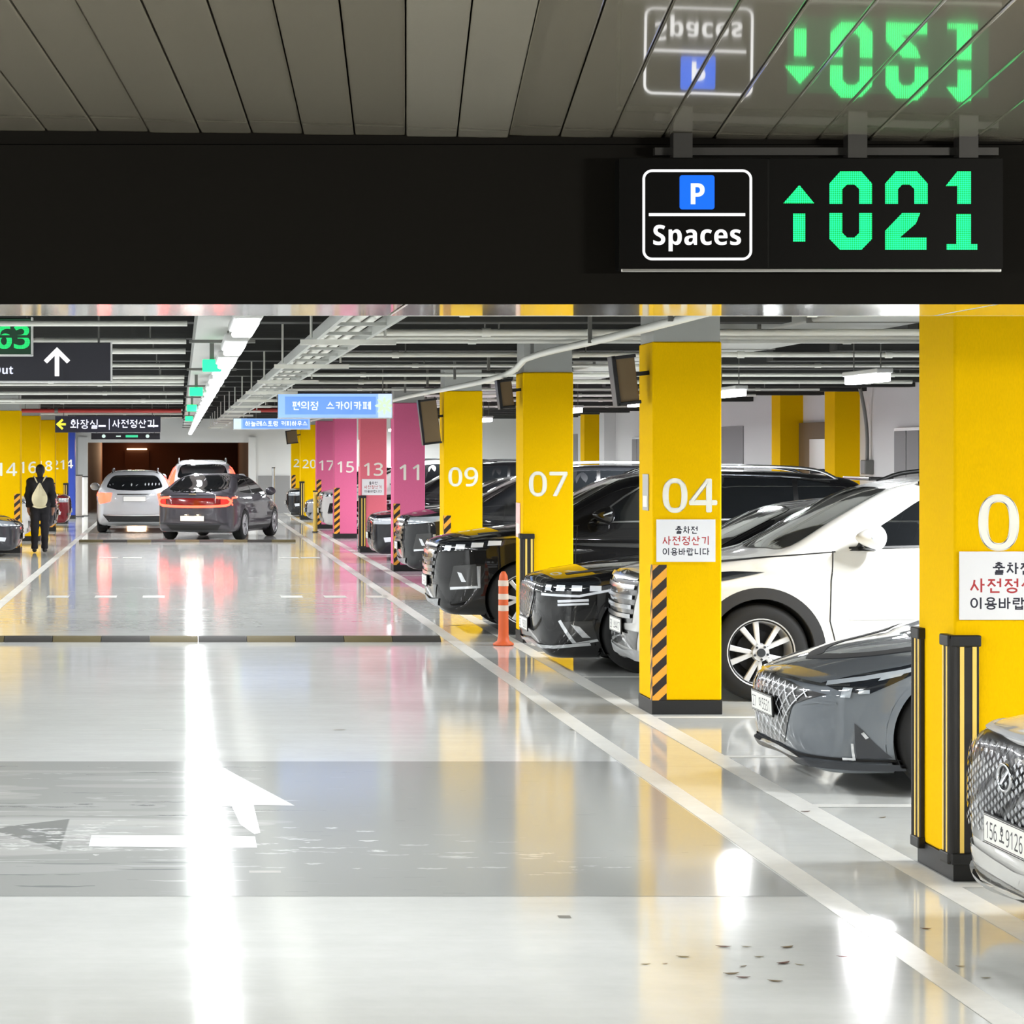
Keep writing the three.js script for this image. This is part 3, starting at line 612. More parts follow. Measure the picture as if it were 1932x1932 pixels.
steelPost('grey guard post next to the blue column', (148 - 340) * 77 / 5000, 77, 1.2, .11, std(srgb(170, 160, 150), .3));
steelPost('thin pale post at the end of the bays', (516 - 340) * 80 / 5000, 80, 1.4, .045, M.steel);
steelPost('yellow and black post before the pink column 17', (595 - 340) * 62 / 5000, 62, .95, .05, M.guardYellow);
const leafMat = [std(srgb(110, 92, 60), .8), std(srgb(130, 120, 90), .8), std(srgb(96, 60, 48), .8)];
{
  const lf = () => { const s = new THREE.Shape(); s.moveTo(-.5, 0); s.quadraticCurveTo(-.1, .34, .5, .03); s.quadraticCurveTo(0, -.3, -.5, 0); const g = new THREE.ExtrudeGeometry(s, { depth: .012, bevelEnabled: false, curveSegments: 5 }); g.rotateX(-Math.PI / 2); const p = g.attributes.position; for (let i = 0; i < p.count; i++) p.setY(i, p.getY(i) + .12 * Math.abs(p.getX(i) * 1.4) ** 2 + .06 * p.getZ(i)); g.translate(0, .012, 0); g.computeVertexNormals(); return g; };
  const gg = [lf(), lf()];
  for (const [px, py, w] of [[1288, 1806, 26], [1218, 1820, 20], [1255, 1819, 12], [1365, 1787, 30], [1408, 1787, 20], [1485, 1788, 32], [1432, 1806, 20], [1402, 1824, 18], [1478, 1818, 34], [1508, 1821, 18], [1380, 1838, 34], [1402, 1845, 28], [1462, 1852, 30], [1590, 1806, 24], [1747, 1753, 22], [1812, 1824, 18], [1860, 1846, 20], [1520, 1532, 20], [1665, 1543, 18]]) {
    const d = 9250 / (py - 855), x = (px - 340) * d / 5000, s = w * d / 5000;
    const o = thing('dry_leaf', 'dry brown leaf scrap lying on the glossy floor', 'leaf', x, .002, d, rr(-.5, .5), 'leaf scraps on the floor');
    const m = mesh('leaf_blade', gg[0], leafMat[Math.floor(rnd() * 3)], o); m.scale.set(s, s * .8, s * 1.3);
  }
}
// ------------------------------------------------------------------ solid shapes from distance fields
const smax = (a, b, k) => { const h = Math.max(k - Math.abs(a - b), 0) / k; return Math.max(a, b) + h * h * k * .25; };
const smin = (a, b, k) => { const h = Math.max(k - Math.abs(a - b), 0) / k; return Math.min(a, b) - h * h * k * .25; };
function dense(pts, closed, per = 7) {
  const c = new THREE.CatmullRomCurve3(pts.map((p) => new THREE.Vector3(p[0], p[1], 0)), closed, 'centripetal');
  return c.getPoints(pts.length * per).map((p) => [p.x, p.y]);
}
function polyDist(P, x, y) {
  let d = 1e9, s = 1;
  for (let i = 0, n = P.length, j = n - 1; i < n; j = i++) {
    const ax = P[j][0], ay = P[j][1], ex = P[i][0] - ax, ey = P[i][1] - ay, wx = x - ax, wy = y - ay, l = ex * ex + ey * ey;
    const t = l ? Math.min(1, Math.max(0, (wx * ex + wy * ey) / l)) : 0, bx = wx - ex * t, by = wy - ey * t;
    d = Math.min(d, bx * bx + by * by);
    const c1 = y >= ay, c2 = y < P[i][1], c3 = ex * wy > ey * wx;
    if ((c1 && c2 && c3) || (!c1 && !c2 && !c3)) s = -s;
  }
  return s * Math.sqrt(d);
}
function table(P, x0, x1, y0, y1, step = .02) {
  const nx = Math.ceil((x1 - x0) / step) + 1, ny = Math.ceil((y1 - y0) / step) + 1, T = new Float32Array(nx * ny);
  for (let j = 0; j < ny; j++) for (let i = 0; i < nx; i++) T[j * nx + i] = polyDist(P, x0 + i * step, y0 + j * step);
  return (x, y) => {
    const u = Math.min(nx - 1.001, Math.max(0, (x - x0) / step)), v = Math.min(ny - 1.001, Math.max(0, (y - y0) / step)), i = u | 0, j = v | 0, s = u - i, t = v - j, k = j * nx + i;
    return (T[k] * (1 - s) + T[k + 1] * s) * (1 - t) + (T[k + nx] * (1 - s) + T[k + nx + 1] * s) * t;
  };
}
function gradient(f, x, y, z, h = .014) {
  const a = f(x + h, y, z) - f(x - h, y, z), b = f(x, y + h, z) - f(x, y - h, z), c = f(x, y, z + h) - f(x, y, z - h), l = Math.hypot(a, b, c) || 1;
  return [a / l, b / l, c / l];
}
// naive surface nets, each vertex then drawn onto the surface
function surface(f, lo, hi, cell, snap = 3, h = .014) {
  const n = [0, 1, 2].map((k) => Math.ceil((hi[k] - lo[k]) / cell) + 1), [nx, ny, nz] = n, F = new Float32Array(nx * ny * nz);
  for (let k = 0, q = 0; k < nz; k++) for (let j = 0; j < ny; j++) for (let i = 0; i < nx; i++) F[q++] = f(lo[0] + i * cell, lo[1] + j * cell, lo[2] + k * cell);
  const id = new Int32Array(nx * ny * nz).fill(-1), P = [], N = [], I = [], at = (i, j, k) => (k * ny + j) * nx + i;
  for (let k = 0; k < nz - 1; k++) for (let j = 0; j < ny - 1; j++) for (let i = 0; i < nx - 1; i++) {
    const v = []; let m = 0;
    for (let c = 0; c < 8; c++) { const d = F[at(i + (c & 1), j + (c >> 1 & 1), k + (c >> 2))]; v.push(d); if (d < 0) m |= 1 << c; }
    if (!m || m === 255) continue;
    let sx = 0, sy = 0, sz = 0, w = 0;
    for (let a = 0; a < 8; a++) for (const b of [a | 1, a | 2, a | 4]) if (b !== a && (v[a] < 0) !== (v[b] < 0)) {
      const t = v[a] / (v[a] - v[b]);
      sx += (a & 1) + t * ((b & 1) - (a & 1)); sy += (a >> 1 & 1) + t * ((b >> 1 & 1) - (a >> 1 & 1)); sz += (a >> 2) + t * ((b >> 2) - (a >> 2)); w++;
    }
    let x = lo[0] + (i + sx / w) * cell, y = lo[1] + (j + sy / w) * cell, z = lo[2] + (k + sz / w) * cell;
    for (let s = 0; s < snap; s++) { const d = f(x, y, z), g = gradient(f, x, y, z, h), q = Math.max(-cell * .6, Math.min(cell * .6, d)) * .9; x -= g[0] * q; y -= g[1] * q; z -= g[2] * q; }
    id[at(i, j, k)] = P.length / 3; P.push(x, y, z); N.push(...gradient(f, x, y, z, h));
  }
  const quad = (a, b, c, d, flip) => { if (a < 0 || b < 0 || c < 0 || d < 0) return; if (flip) I.push(a, c, b, a, d, c); else I.push(a, b, c, a, c, d); };
  for (let k = 1; k < nz - 1; k++) for (let j = 1; j < ny - 1; j++) for (let i = 1; i < nx - 1; i++) {
    const s = F[at(i, j, k)] < 0;
    if (s !== F[at(i + 1, j, k)] < 0) quad(id[at(i, j - 1, k - 1)], id[at(i, j, k - 1)], id[at(i, j, k)], id[at(i, j - 1, k)], !s);
    if (s !== F[at(i, j + 1, k)] < 0) quad(id[at(i - 1, j, k - 1)], id[at(i - 1, j, k)], id[at(i, j, k)], id[at(i, j, k - 1)], !s);
    if (s !== F[at(i, j, k + 1)] < 0) quad(id[at(i - 1, j - 1, k)], id[at(i, j - 1, k)], id[at(i, j, k)], id[at(i - 1, j, k)], !s);
  }
  const g = new THREE.BufferGeometry();
  g.setAttribute('position', new THREE.BufferAttribute(new Float32Array(P), 3)); g.setAttribute('normal', new THREE.BufferAttribute(new Float32Array(N), 3)); g.setIndex(I);
  return g;
}

// ------------------------------------------------------------------ car shapes; x from nose to tail, y up, z to the side
const half = (pts) => [...pts, ...pts.slice(1, -1).reverse().map(([a, b]) => [a, -b])];
function carShape(s) {
  const L = s.L, H = s.H, W = s.W;
  const side = table(dense(s.side, true), -.6, L + .6, -.2, H + .5), plan = table(dense(half(s.plan), true), -.6, L + .6, 0, W / 2 + .6), sect = table(dense(half(s.sect), true), -.2, H + .5, 0, W / 2 + .6);
  const cab = table(dense(s.cab, true), -.6, L + .6, -.2, H + .5), cabSect = table(dense(half(s.cabSect), true), -.2, H + .5, 0, W / 2 + .6);
  const xm = (s.cabMid ?? L * .56), base = (x, y, z) => {
    const a = Math.abs(z);
    const crown = s.crown * Math.max(0, 1 - x / 1.6) * a * a;       // the hood falls away to the sides
    let d = smax(smax(side(x, y + crown), plan(x, a), .1), sect(y, a), .09);
    const k = s.bow * a * a * Math.max(-1, Math.min(1, (xm - x) / (L * .3)));
    const c = smax(cab(x - k, y), cabSect(y, a), .09);
    return smin(d, c, .05);
  };
  const zin = W / 2 - .3, R = s.R, full = (x, y, z) => {
    let d = base(x, y, z); const a = Math.abs(z);
    for (const wx of s.wheels) { const w = Math.max(Math.hypot(x - wx, y - R) - s.well, zin - a); d = Math.max(d, -w); }
    return d;
  };
  const geo = surface(full, [-.1, .05, -W / 2 - .12], [L + .1, H + .12, W / 2 + .12], s.cell ?? .032);
  geo.translate(-L / 2, 0, 0);
  return { ...s, base, geo };
}
// a patch of skin: outline given in car coordinates, seen along the heading phi (0 from the nose, 90 from the side, 180 from the tail), laid on the body
function trace(S, phi, a, b, tilt = 0) {
  const c = Math.cos(phi), s = Math.sin(phi), ct = Math.cos(tilt), dir = [c * ct, -Math.sin(tilt), -s * ct];
  let x = a * s, y = b, z = a * c; const back = 6;
  x -= dir[0] * back; y -= dir[1] * back; z -= dir[2] * back;
  // start outside: the car lies between x 0 and L
  let best = [1e9, x, y, z];
  for (let i = 0, t = 0; i < 140; i++) {
    const d = S.base(x, y, z);
    if (Math.abs(d) < best[0]) best = [Math.abs(d), x, y, z];
    if (Math.abs(d) < .0004 || t > 13) break;
    const q = d * .82; x += dir[0] * q; y += dir[1] * q; z += dir[2] * q; t += q;
  }
  [, x, y, z] = best;
  if (best[0] > .0006) for (let i = 0; i < 12; i++) { const d = S.base(x, y, z), g = gradient(S.base, x, y, z); x -= g[0] * d * .9; y -= g[1] * d * .9; z -= g[2] * d * .9; }   // a ray that only grazes the body ends on its nearest skin
  return [x, y, z];
}
function patch(S, pts, phiDeg, eps = .004, o = {}) {
  const phi = phiDeg * Math.PI / 180, c = Math.cos(phi), s = Math.sin(phi);
  let ring = pts.map(([x, y, z]) => new THREE.Vector2(x * s + z * c, y));
  if (o.smooth) { const q = new THREE.CatmullRomCurve3(ring.map((p) => new THREE.Vector3(p.x, p.y, 0)), true, 'centripetal').getPoints(ring.length * o.smooth); ring = q.slice(0, -1).map((p) => new THREE.Vector2(p.x, p.y)); }
  if (THREE.ShapeUtils.isClockWise(ring)) ring.reverse();
  let tris = THREE.ShapeUtils.triangulateShape(ring, []).map((t) => t.map((i) => [ring[i].x, ring[i].y]));
  const lim = o.edge ?? .06;
  for (let k = 0; k < 6; k++) {
    const out = []; let split = false;
    for (const t of tris) {                                      // halve the longest edge of whatever is too long
      const l = [0, 1, 2].map((i) => Math.hypot(t[i][0] - t[(i + 1) % 3][0], t[i][1] - t[(i + 1) % 3][1])), m = l.indexOf(Math.max(...l));
      if (l[m] < lim) { out.push(t); continue; }
      split = true; const a = t[m], b = t[(m + 1) % 3], d = t[(m + 2) % 3], q = [(a[0] + b[0]) / 2, (a[1] + b[1]) / 2];
      out.push([a, q, d], [q, b, d]);
    }
    tris = out; if (!split) break;
  }
  const P = [], N = [], memo = new Map();
  for (const t of tris) {
    const T = t.map((q) => { const key = q[0].toFixed(5) + ',' + q[1].toFixed(5); if (!memo.has(key)) { const p = trace(S, phi, q[0], q[1], o.tilt), g = gradient(S.base, ...p); memo.set(key, [p.map((v, i) => v + g[i] * eps), g]); } return memo.get(key); });
    const [p, q, r] = T.map((v) => v[0]), e = [q[0] - p[0], q[1] - p[1], q[2] - p[2]], f = [r[0] - p[0], r[1] - p[1], r[2] - p[2]];
    const nn = [e[1] * f[2] - e[2] * f[1], e[2] * f[0] - e[0] * f[2], e[0] * f[1] - e[1] * f[0]], g = T[0][1], ord = nn[0] * g[0] + nn[1] * g[1] + nn[2] * g[2] >= 0 ? [0, 1, 2] : [0, 2, 1];
    for (const i of ord) { P.push(T[i][0][0] - S.L / 2, T[i][0][1], T[i][0][2]); N.push(...T[i][1]); }
  }
  const geo = new THREE.BufferGeometry();
  geo.setAttribute('position', new THREE.BufferAttribute(new Float32Array(P), 3)); geo.setAttribute('normal', new THREE.BufferAttribute(new Float32Array(N), 3));
  geo.setAttribute('uv', new THREE.BufferAttribute(new Float32Array(P.length / 3 * 2), 2));
  return geo;
}
function flipZ(g) {
  const q = g.index ? g.toNonIndexed() : g.clone(), p = q.attributes.position, n = q.attributes.normal;
  for (let i = 0; i < p.count; i++) { p.setZ(i, -p.getZ(i)); n.setZ(i, -n.getZ(i)); }
  for (const k of Object.keys(q.attributes)) { const a = q.attributes[k]; for (let i = 0; i < a.count; i += 3) for (let c = 0; c < a.itemSize; c++) { const v = a.getComponent(i + 1, c); a.setComponent(i + 1, c, a.getComponent(i + 2, c)); a.setComponent(i + 2, c, v); } }
  return q;
}
// a line of even width along a polyline, as an outline for patch()
function strip(pts, w, phiDeg) {
  const phi = phiDeg * Math.PI / 180, c = Math.cos(phi), s = Math.sin(phi), q = pts.map(([x, y, z]) => [x * s + z * c, y]);
  const A = [], B = [];
  q.forEach((p, i) => {
    const a = q[Math.max(0, i - 1)], b = q[Math.min(q.length - 1, i + 1)], l = Math.hypot(b[0] - a[0], b[1] - a[1]) || 1, nx = -(b[1] - a[1]) / l * w / 2, ny = (b[0] - a[0]) / l * w / 2;
    A.push([p[0] + nx, p[1] + ny]); B.unshift([p[0] - nx, p[1] - ny]);
  });
  return [...A, ...B].map(([a, y]) => [a * s, y, a * c]);          // any point with this a projects the same
}
const line = (S, pts, w, phi, eps = .004, o = {}) => patch(S, strip(pts, w, phi), phi, eps, { edge: .07, ...o });

// ------------------------------------------------------------------ car materials and wheels
const carPaint = (c, o = {}) => phys({ color: c, roughness: .5, specularIntensity: .2, metalness: o.metal ?? 0, clearcoat: 1, clearcoatRoughness: .03 });
const K = {
  glass: phys({ color: srgb(18, 20, 22), roughness: .06, clearcoat: 1, clearcoatRoughness: .02 }),
  chrome: std(srgb(220, 222, 226), .16, 1), trim: std(srgb(20, 20, 21), .5), gap: std(srgb(16, 16, 17), .8), tyre: std(srgb(22, 22, 22), .82), well: std(srgb(14, 14, 14), .9),
  alloy: std(srgb(214, 215, 218), .35, .35), alloyDark: std(srgb(70, 72, 76), .35, .7), disc: std(srgb(34, 34, 35), .6, .3), black: phys({ color: srgb(14, 14, 15), roughness: .3, clearcoat: 1, clearcoatRoughness: .05 }),
  lens: phys({ color: srgb(196, 204, 212), roughness: .08, metalness: .35, clearcoat: 1, clearcoatRoughness: .02 }), lensDark: phys({ color: srgb(30, 33, 38), roughness: .1, clearcoat: 1, clearcoatRoughness: .02 }),
  led: std(srgb(238, 242, 248), .2, .2), tailOff: phys({ color: srgb(120, 14, 16), roughness: .12, clearcoat: 1 }), amber: std(srgb(230, 130, 30), .3),
  skid: std(srgb(172, 174, 176), .35, .6), plastic: std(srgb(38, 38, 39), .7),
};
const tailGlow = std(srgb(150, 8, 8), .3, 0, { emissive: lin(1, .05, .025), emissiveIntensity: 6.0 });
const tailSoft = std(srgb(150, 8, 8), .3, 0, { emissive: lin(1, .03, .02), emissiveIntensity: 1.0 });
const wheelCache = {};
function wheelGeos(R, style) {
  return wheelCache[R + style] ??= (() => {
    const r = R * .7, w = .225;
    const tyre = new THREE.LatheGeometry([[r - .02, -w / 2 + .01], [r, -w / 2], [R - .05, -w / 2 - .006], [R - .012, -w / 2 + .022], [R, -w / 2 + .05], [R, w / 2 - .05], [R - .012, w / 2 - .022], [R - .05, w / 2 + .006], [r, w / 2], [r - .02, w / 2 - .01]].map((p) => new THREE.Vector2(...p)), 44).rotateX(Math.PI / 2);
    const rim = [new THREE.LatheGeometry([[r - .045, -.08], [r - .03, .06], [r - .018, w / 2 - .02], [r - .004, w / 2 + .004], [r + .004, w / 2 - .004], [r + .002, w / 2 - .03]].map((p) => new THREE.Vector2(...p)), 44).rotateX(Math.PI / 2)];
    const n = 5;
    for (let k = 0; k < n; k++) for (const s of style === 'twin' ? [-1, 1] : [0]) {
      const sh = new THREE.Shape(), wi = style === 'twin' ? .02 : .04, wo = style === 'twin' ? .032 : .055;
      sh.moveTo(-wi / 2, .035); sh.lineTo(-wo / 2, r - .012); sh.lineTo(wo / 2, r - .012); sh.lineTo(wi / 2, .035); sh.closePath();
      const g = new THREE.ExtrudeGeometry(sh, { depth: .02, bevelEnabled: true, bevelSize: .006, bevelThickness: .008, bevelSegments: 2, steps: 1 });
      g.translate(s * .012, 0, w / 2 - .05); g.rotateZ(s * .3); g.rotateZ(k * Math.PI * 2 / n + .3);
      rim.push(g);
    }
    rim.push(cyl(.062, .05, 'z', 0, 0, w / 2 - .03, 24, .07));
    const cap = cyl(.032, .012, 'z', 0, 0, w / 2 - .002, 18);
    const nuts = []; for (let k = 0; k < 5; k++) { const a = k * Math.PI * .4 + .9; nuts.push(cyl(.009, .012, 'z', Math.cos(a) * .05, Math.sin(a) * .05, w / 2 - .004, 8)); }
    const disc = merge([cyl(r * .62, .02, 'z', 0, 0, -.03, 32), cyl(r - .03, .01, 'z', 0, 0, -.085, 32)]);
    return { tyre, rim: merge(rim), cap: merge([cap, ...nuts]), disc };
  })();
}
function addWheels(car, S, style, rimMat) {
  const G = wheelGeos(S.R, style);
  for (const wx of S.wheels) for (const s of [1, -1]) {
    const w = new THREE.Group(); w.name = 'wheel'; car.add(w); w.position.set(wx - S.L / 2, S.R, s * (S.W / 2 - .14)); if (s < 0) w.rotation.y = Math.PI;
    w.rotation.z = (wx + s) * .7;
    mesh('tyre', G.tyre, K.tyre, w); mesh('rim', G.rim, rimMat, w); mesh('hub_cap', G.cap, K.alloyDark, w); mesh('brake_disc', G.disc, K.disc, w);
  }
}
function archRing(S, wx, r0, r1, a0, a1, eps) {                   // lip round the wheel opening, turned in at its edge
  const P = [], N = [], n = 40, rows = [];
  for (let i = 0; i <= n; i++) {
    const a = a0 + (a1 - a0) * i / n, row = [];
    [r0, r0, (r0 + r1) / 2, r1].forEach((r, k) => {
      const x = wx + Math.cos(a) * r, y = Math.max(.1, S.R + Math.sin(a) * r), p = trace(S, Math.PI / 2, x, y), g = gradient(S.base, ...p);
      const e = k === 0 ? -.07 : k === 3 ? .001 : eps;
      row.push([k === 0 ? [p[0], p[1], p[2] - .07] : p.map((v, q) => v + g[q] * e), k === 0 ? [-Math.cos(a), -Math.sin(a), 0] : g]);
    });
    rows.push(row);
  }
  for (let i = 0; i < n; i++) for (let k = 0; k < 3; k++) {
    const q = [rows[i][k], rows[i + 1][k], rows[i + 1][k + 1], rows[i][k + 1]];
    for (const t of [[0, 2, 1], [0, 3, 2]]) for (const j of t) { P.push(q[j][0][0] - S.L / 2, q[j][0][1], q[j][0][2]); N.push(...q[j][1]); }
  }
  const geo = new THREE.BufferGeometry();
  geo.setAttribute('position', new THREE.BufferAttribute(new Float32Array(P), 3)); geo.setAttribute('normal', new THREE.BufferAttribute(new Float32Array(N), 3)); geo.setAttribute('uv', new THREE.BufferAttribute(new Float32Array(P.length / 3 * 2), 2));
  return geo;
}
// what every car of a shape shares, made once
function common(S) {
  return S.common ??= (() => {
    const C = {};
    C.sideGlass = [patch(S, S.win.map(([x, y]) => [x, y, 0]), 90, .004, { smooth: 4 })];
    C.winTrim = S.winLines.map((l) => line(S, l.map(([x, y]) => [x, y, 0]), S.winLineW ?? .016, 90, .008));
    C.pillars = S.pillars.map((l) => line(S, l.map(([x, y]) => [x, y, 0]), .05, 90, .006));
    C.windscreen = patch(S, S.ws.map(([z, y]) => [0, y, z]), 0, .004, { smooth: 4 });
    C.rearGlass = patch(S, S.rw.map(([z, y]) => [S.L, y, z]), 180, .004, { smooth: 4 });
    C.gaps = S.gaps.map((l) => line(S, l.map(([x, y]) => [x, y, 0]), .009, 90, .0022));
    C.handles = S.handles.map(([x, y]) => line(S, [[x - .1, y, 0], [x, y + .006, 0], [x + .1, y + .004, 0]], .026, 90, .022));
    C.arch = S.wheels.map((wx) => archRing(S, wx, S.well - .014, S.well + S.lip, -.35, Math.PI + .35, S.lip > .04 ? .012 : .006));
    const zi = S.W / 2 - .295;
    C.liner = S.wheels.flatMap((wx) => [1, -1].map((s) => {
      const g = new THREE.CylinderGeometry(S.well - .016, S.well - .016, .22, 30, 1, true); g.rotateX(Math.PI / 2); g.translate(wx - S.L / 2, S.R, s * (zi + .13));
      const d = new THREE.CircleGeometry(S.well - .01, 30); d.translate(wx - S.L / 2, S.R, s * (zi + .012)); return merge([g, d]);
    }));
    // keep the liner above the road
    for (const q of C.liner) { const p = q.attributes.position; for (let i = 0; i < p.count; i++) if (p.getY(i) < .16) p.setY(i, .16); }
    C.sill = [line(S, [[S.wheels[0] + S.well + .03, .25, 0], [S.wheels[1] - S.well - .03, .25, 0]], S.sillW ?? .07, 90, .006)];
    const mp = trace(S, Math.PI / 2, S.mirror[0], S.mirror[1]);
    const mg = new THREE.SphereGeometry(1, 22, 16); { const p = mg.attributes.position; for (let i = 0; i < p.count; i++) { const x = p.getX(i); p.setXYZ(i, (x > 0 ? x * .42 : x) * .16, p.getY(i) * .088 * (x > 0 ? 1.05 : 1 + .3 * x), p.getZ(i) * .115); } mg.computeVertexNormals(); }
    mg.translate(mp[0] - S.L / 2 + .05, mp[1] + .085, mp[2] + .155);
    C.mirror = mg; C.stalk = merge([box(.075, .03, .12, mp[0] - S.L / 2 + .0, mp[1] + .012, mp[2] + .06, .012), patch(S, [[S.mirror[0] - .12, S.mirror[1] - .02, 0], [S.mirror[0] + .08, S.mirror[1] - .02, 0], [S.mirror[0] + .08, S.mirror[1] + .1, 0]], 90, .008)]);
    C.mirrorLine = box(.1, .014, .02, 0, 0, 0, .004).rotateZ(.35).translate(mp[0] - S.L / 2 + .03, mp[1] + .1, mp[2] + .155 + .104);
    C.mirrorB = flipZ(C.mirror); C.stalkB = flipZ(C.stalk);
    for (const k of ['sideGlass', 'winTrim', 'pillars', 'gaps', 'handles', 'arch', 'sill']) C[k] = C[k].flatMap((g) => [g, flipZ(g)]);
    return C;
  })();
}
function plateTex(t, bg = '#f2f2ec') { return canvasTex(512, 112, (g, w, h) => {
  g.fillStyle = bg; g.fillRect(0, 0, w, h); g.strokeStyle = '#333'; g.lineWidth = 4; g.strokeRect(4, 4, w - 8, h - 8);
  g.fillStyle = '#181818'; g.font = '94px sans-serif'; g.textBaseline = 'middle'; g.textAlign = 'left';
  const [a, k, b] = t; g.save(); g.scale(.92, 1); g.fillText(a, 24, h / 2 + 4); g.restore(); g.strokeStyle = '#181818'; hangul(g, k, 190, 26, 62, 8); g.save(); g.scale(.98, 1); g.fillText(b, 272, h / 2 + 4); g.restore();
}); }
function plate(car, x, y, z, turn, tex, tilt = 0) {
  const p = new THREE.Group(); p.name = 'number_plate'; p.position.set(x, y, z); p.rotation.set(0, turn, 0); p.rotateX(tilt); car.add(p);
  mesh('plate_body', box(.53, .12, .012, 0, 0, 0, .004), K.trim, p);
  const f = mesh('plate_face', new THREE.PlaneGeometry(.515, .108), tex.isTexture ? std(0xffffff, .45, 0, { map: tex }) : tex, p); f.position.z = .0066;
}
function makeCar(name, label, S, paintMat, x, d, turn, o = {}) {
  // x, d: where the middle of the nose stands; turn 0 = nose to -X, pi = nose to +X
  const c = Math.cos(turn), s = Math.sin(turn), car = thing(name, label, 'car', x + c * S.L / 2, 0, d + s * S.L / 2, turn, o.group);
  const C = common(S);
  mesh('body', S.geo, paintMat, car);
  several('side_window', C.sideGlass, K.glass, car); mesh('windscreen', C.windscreen, K.glass, car); mesh('rear_window', C.rearGlass, K.glass, car);
  several('window_trim', C.winTrim, o.winTrim ?? K.trim, car); several('pillar', C.pillars, K.black, car);
  several('panel_gap', C.gaps, K.gap, car); several('door_handle', C.handles, o.handle ?? paintMat, car);
  several('wheel_arch', C.arch, o.arch ?? paintMat, car); several('arch_liner', C.liner, K.well, car); several('sill_trim', C.sill, K.plastic, car);
  const m1 = mesh('mirror', C.mirror, o.mirror ?? paintMat, car), m2 = mesh('mirror', C.mirrorB, o.mirror ?? paintMat, car);
  mesh('mirror_stalk', C.stalk, K.black, m1); mesh('mirror_stalk', C.stalkB, K.black, m2); mesh('mirror_lamp', C.mirrorLine, K.lens, m1);
  addWheels(car, S, o.wheel ?? 'twin', o.rim ?? K.alloy);
  if (S.rails) for (const q of [1, -1]) mesh('roof_rail', tube(S.rails.map(([a, b, z]) => [a - S.L / 2, b, q * z]), .018, 8, 30), o.rail ?? K.trim, car);
  return car;
}
// ------------------------------------------------------------------ the four body shapes
const SUV = carShape({
  L: 4.77, W: 1.89, H: 1.68, R: .365, well: .415, wheels: [.94, 3.705], lip: .07, crown: .1, bow: .14, sillW: .1, cabMid: 2.7,
  side: [[.35, .24], [.12, .27], [.03, .42], [0, .62], [.02, .82], [.09, .94], [.25, 1.0], [.6, 1.06], [1.0, 1.105], [1.3, 1.13], [2.2, 1.16], [3.4, 1.18], [4.2, 1.2], [4.6, 1.16], [4.73, 1.0], [4.77, .7], [4.72, .42], [4.5, .27], [2.4, .23]],
  plan: [[0, 0], [.02, .34], [.07, .6], [.2, .8], [.42, .905], [.9, .94], [2.4, .945], [3.9, .935], [4.4, .88], [4.65, .74], [4.75, .45], [4.77, 0]],
  sect: [[.14, 0], [.14, .78], [.25, .87], [.42, .925], [.62, .945], [.82, .94], [.98, .915], [1.1, .875], [1.22, .8], [1.34, .66], [1.4, .3], [1.4, 0]],
  cab: [[.8, 1.0], [1.06, 1.12], [1.5, 1.36], [1.95, 1.575], [2.3, 1.65], [2.8, 1.68], [3.5, 1.67], [4.1, 1.625], [4.42, 1.56], [4.6, 1.38], [4.7, 1.1], [4.4, .9], [2.5, .9]],
  cabSect: [[.8, 0], [.8, .92], [1.1, .885], [1.25, .835], [1.4, .77], [1.52, .70], [1.6, .63], [1.7, .5], [1.74, .25], [1.74, 0]],
  win: [[1.66, 1.155], [1.98, 1.38], [2.25, 1.53], [2.5, 1.585], [3.0, 1.6], [3.6, 1.585], [4.05, 1.53], [4.22, 1.4], [4.26, 1.22], [3.4, 1.195], [2.4, 1.17]],
  winLines: [[[1.6, 1.142], [2.4, 1.158], [3.4, 1.182], [4.3, 1.205]]], pillars: [[[2.78, 1.17], [2.84, 1.6]], [[3.72, 1.19], [3.74, 1.58]]],
  ws: [[-.74, 1.155], [-.4, 1.13], [0, 1.12], [.4, 1.13], [.74, 1.155], [.68, 1.36], [.58, 1.555], [.3, 1.58], [0, 1.585], [-.3, 1.58], [-.58, 1.555], [-.68, 1.36]],
  rw: [[-.62, 1.24], [.62, 1.24], [.6, 1.4], [.52, 1.54], [0, 1.56], [-.52, 1.54], [-.6, 1.4]],
  gaps: [[[1.48, 1.12], [1.46, .9], [1.45, .6], [1.52, .34]], [[2.82, 1.17], [2.8, .7], [2.76, .32]], [[3.84, 1.19], [3.8, .98], [3.6, .82]], [[1.52, .33], [2.76, .31]], [[.5, 1.02], [1.0, 1.075], [1.5, 1.115]]],
  handles: [[2.5, .96], [3.55, 1.0]], mirror: [1.72, 1.14],
  rails: [[2.2, 1.62, .6], [2.4, 1.69, .6], [3.2, 1.715, .6], [4.0, 1.67, .6], [4.2, 1.58, .6]],
});
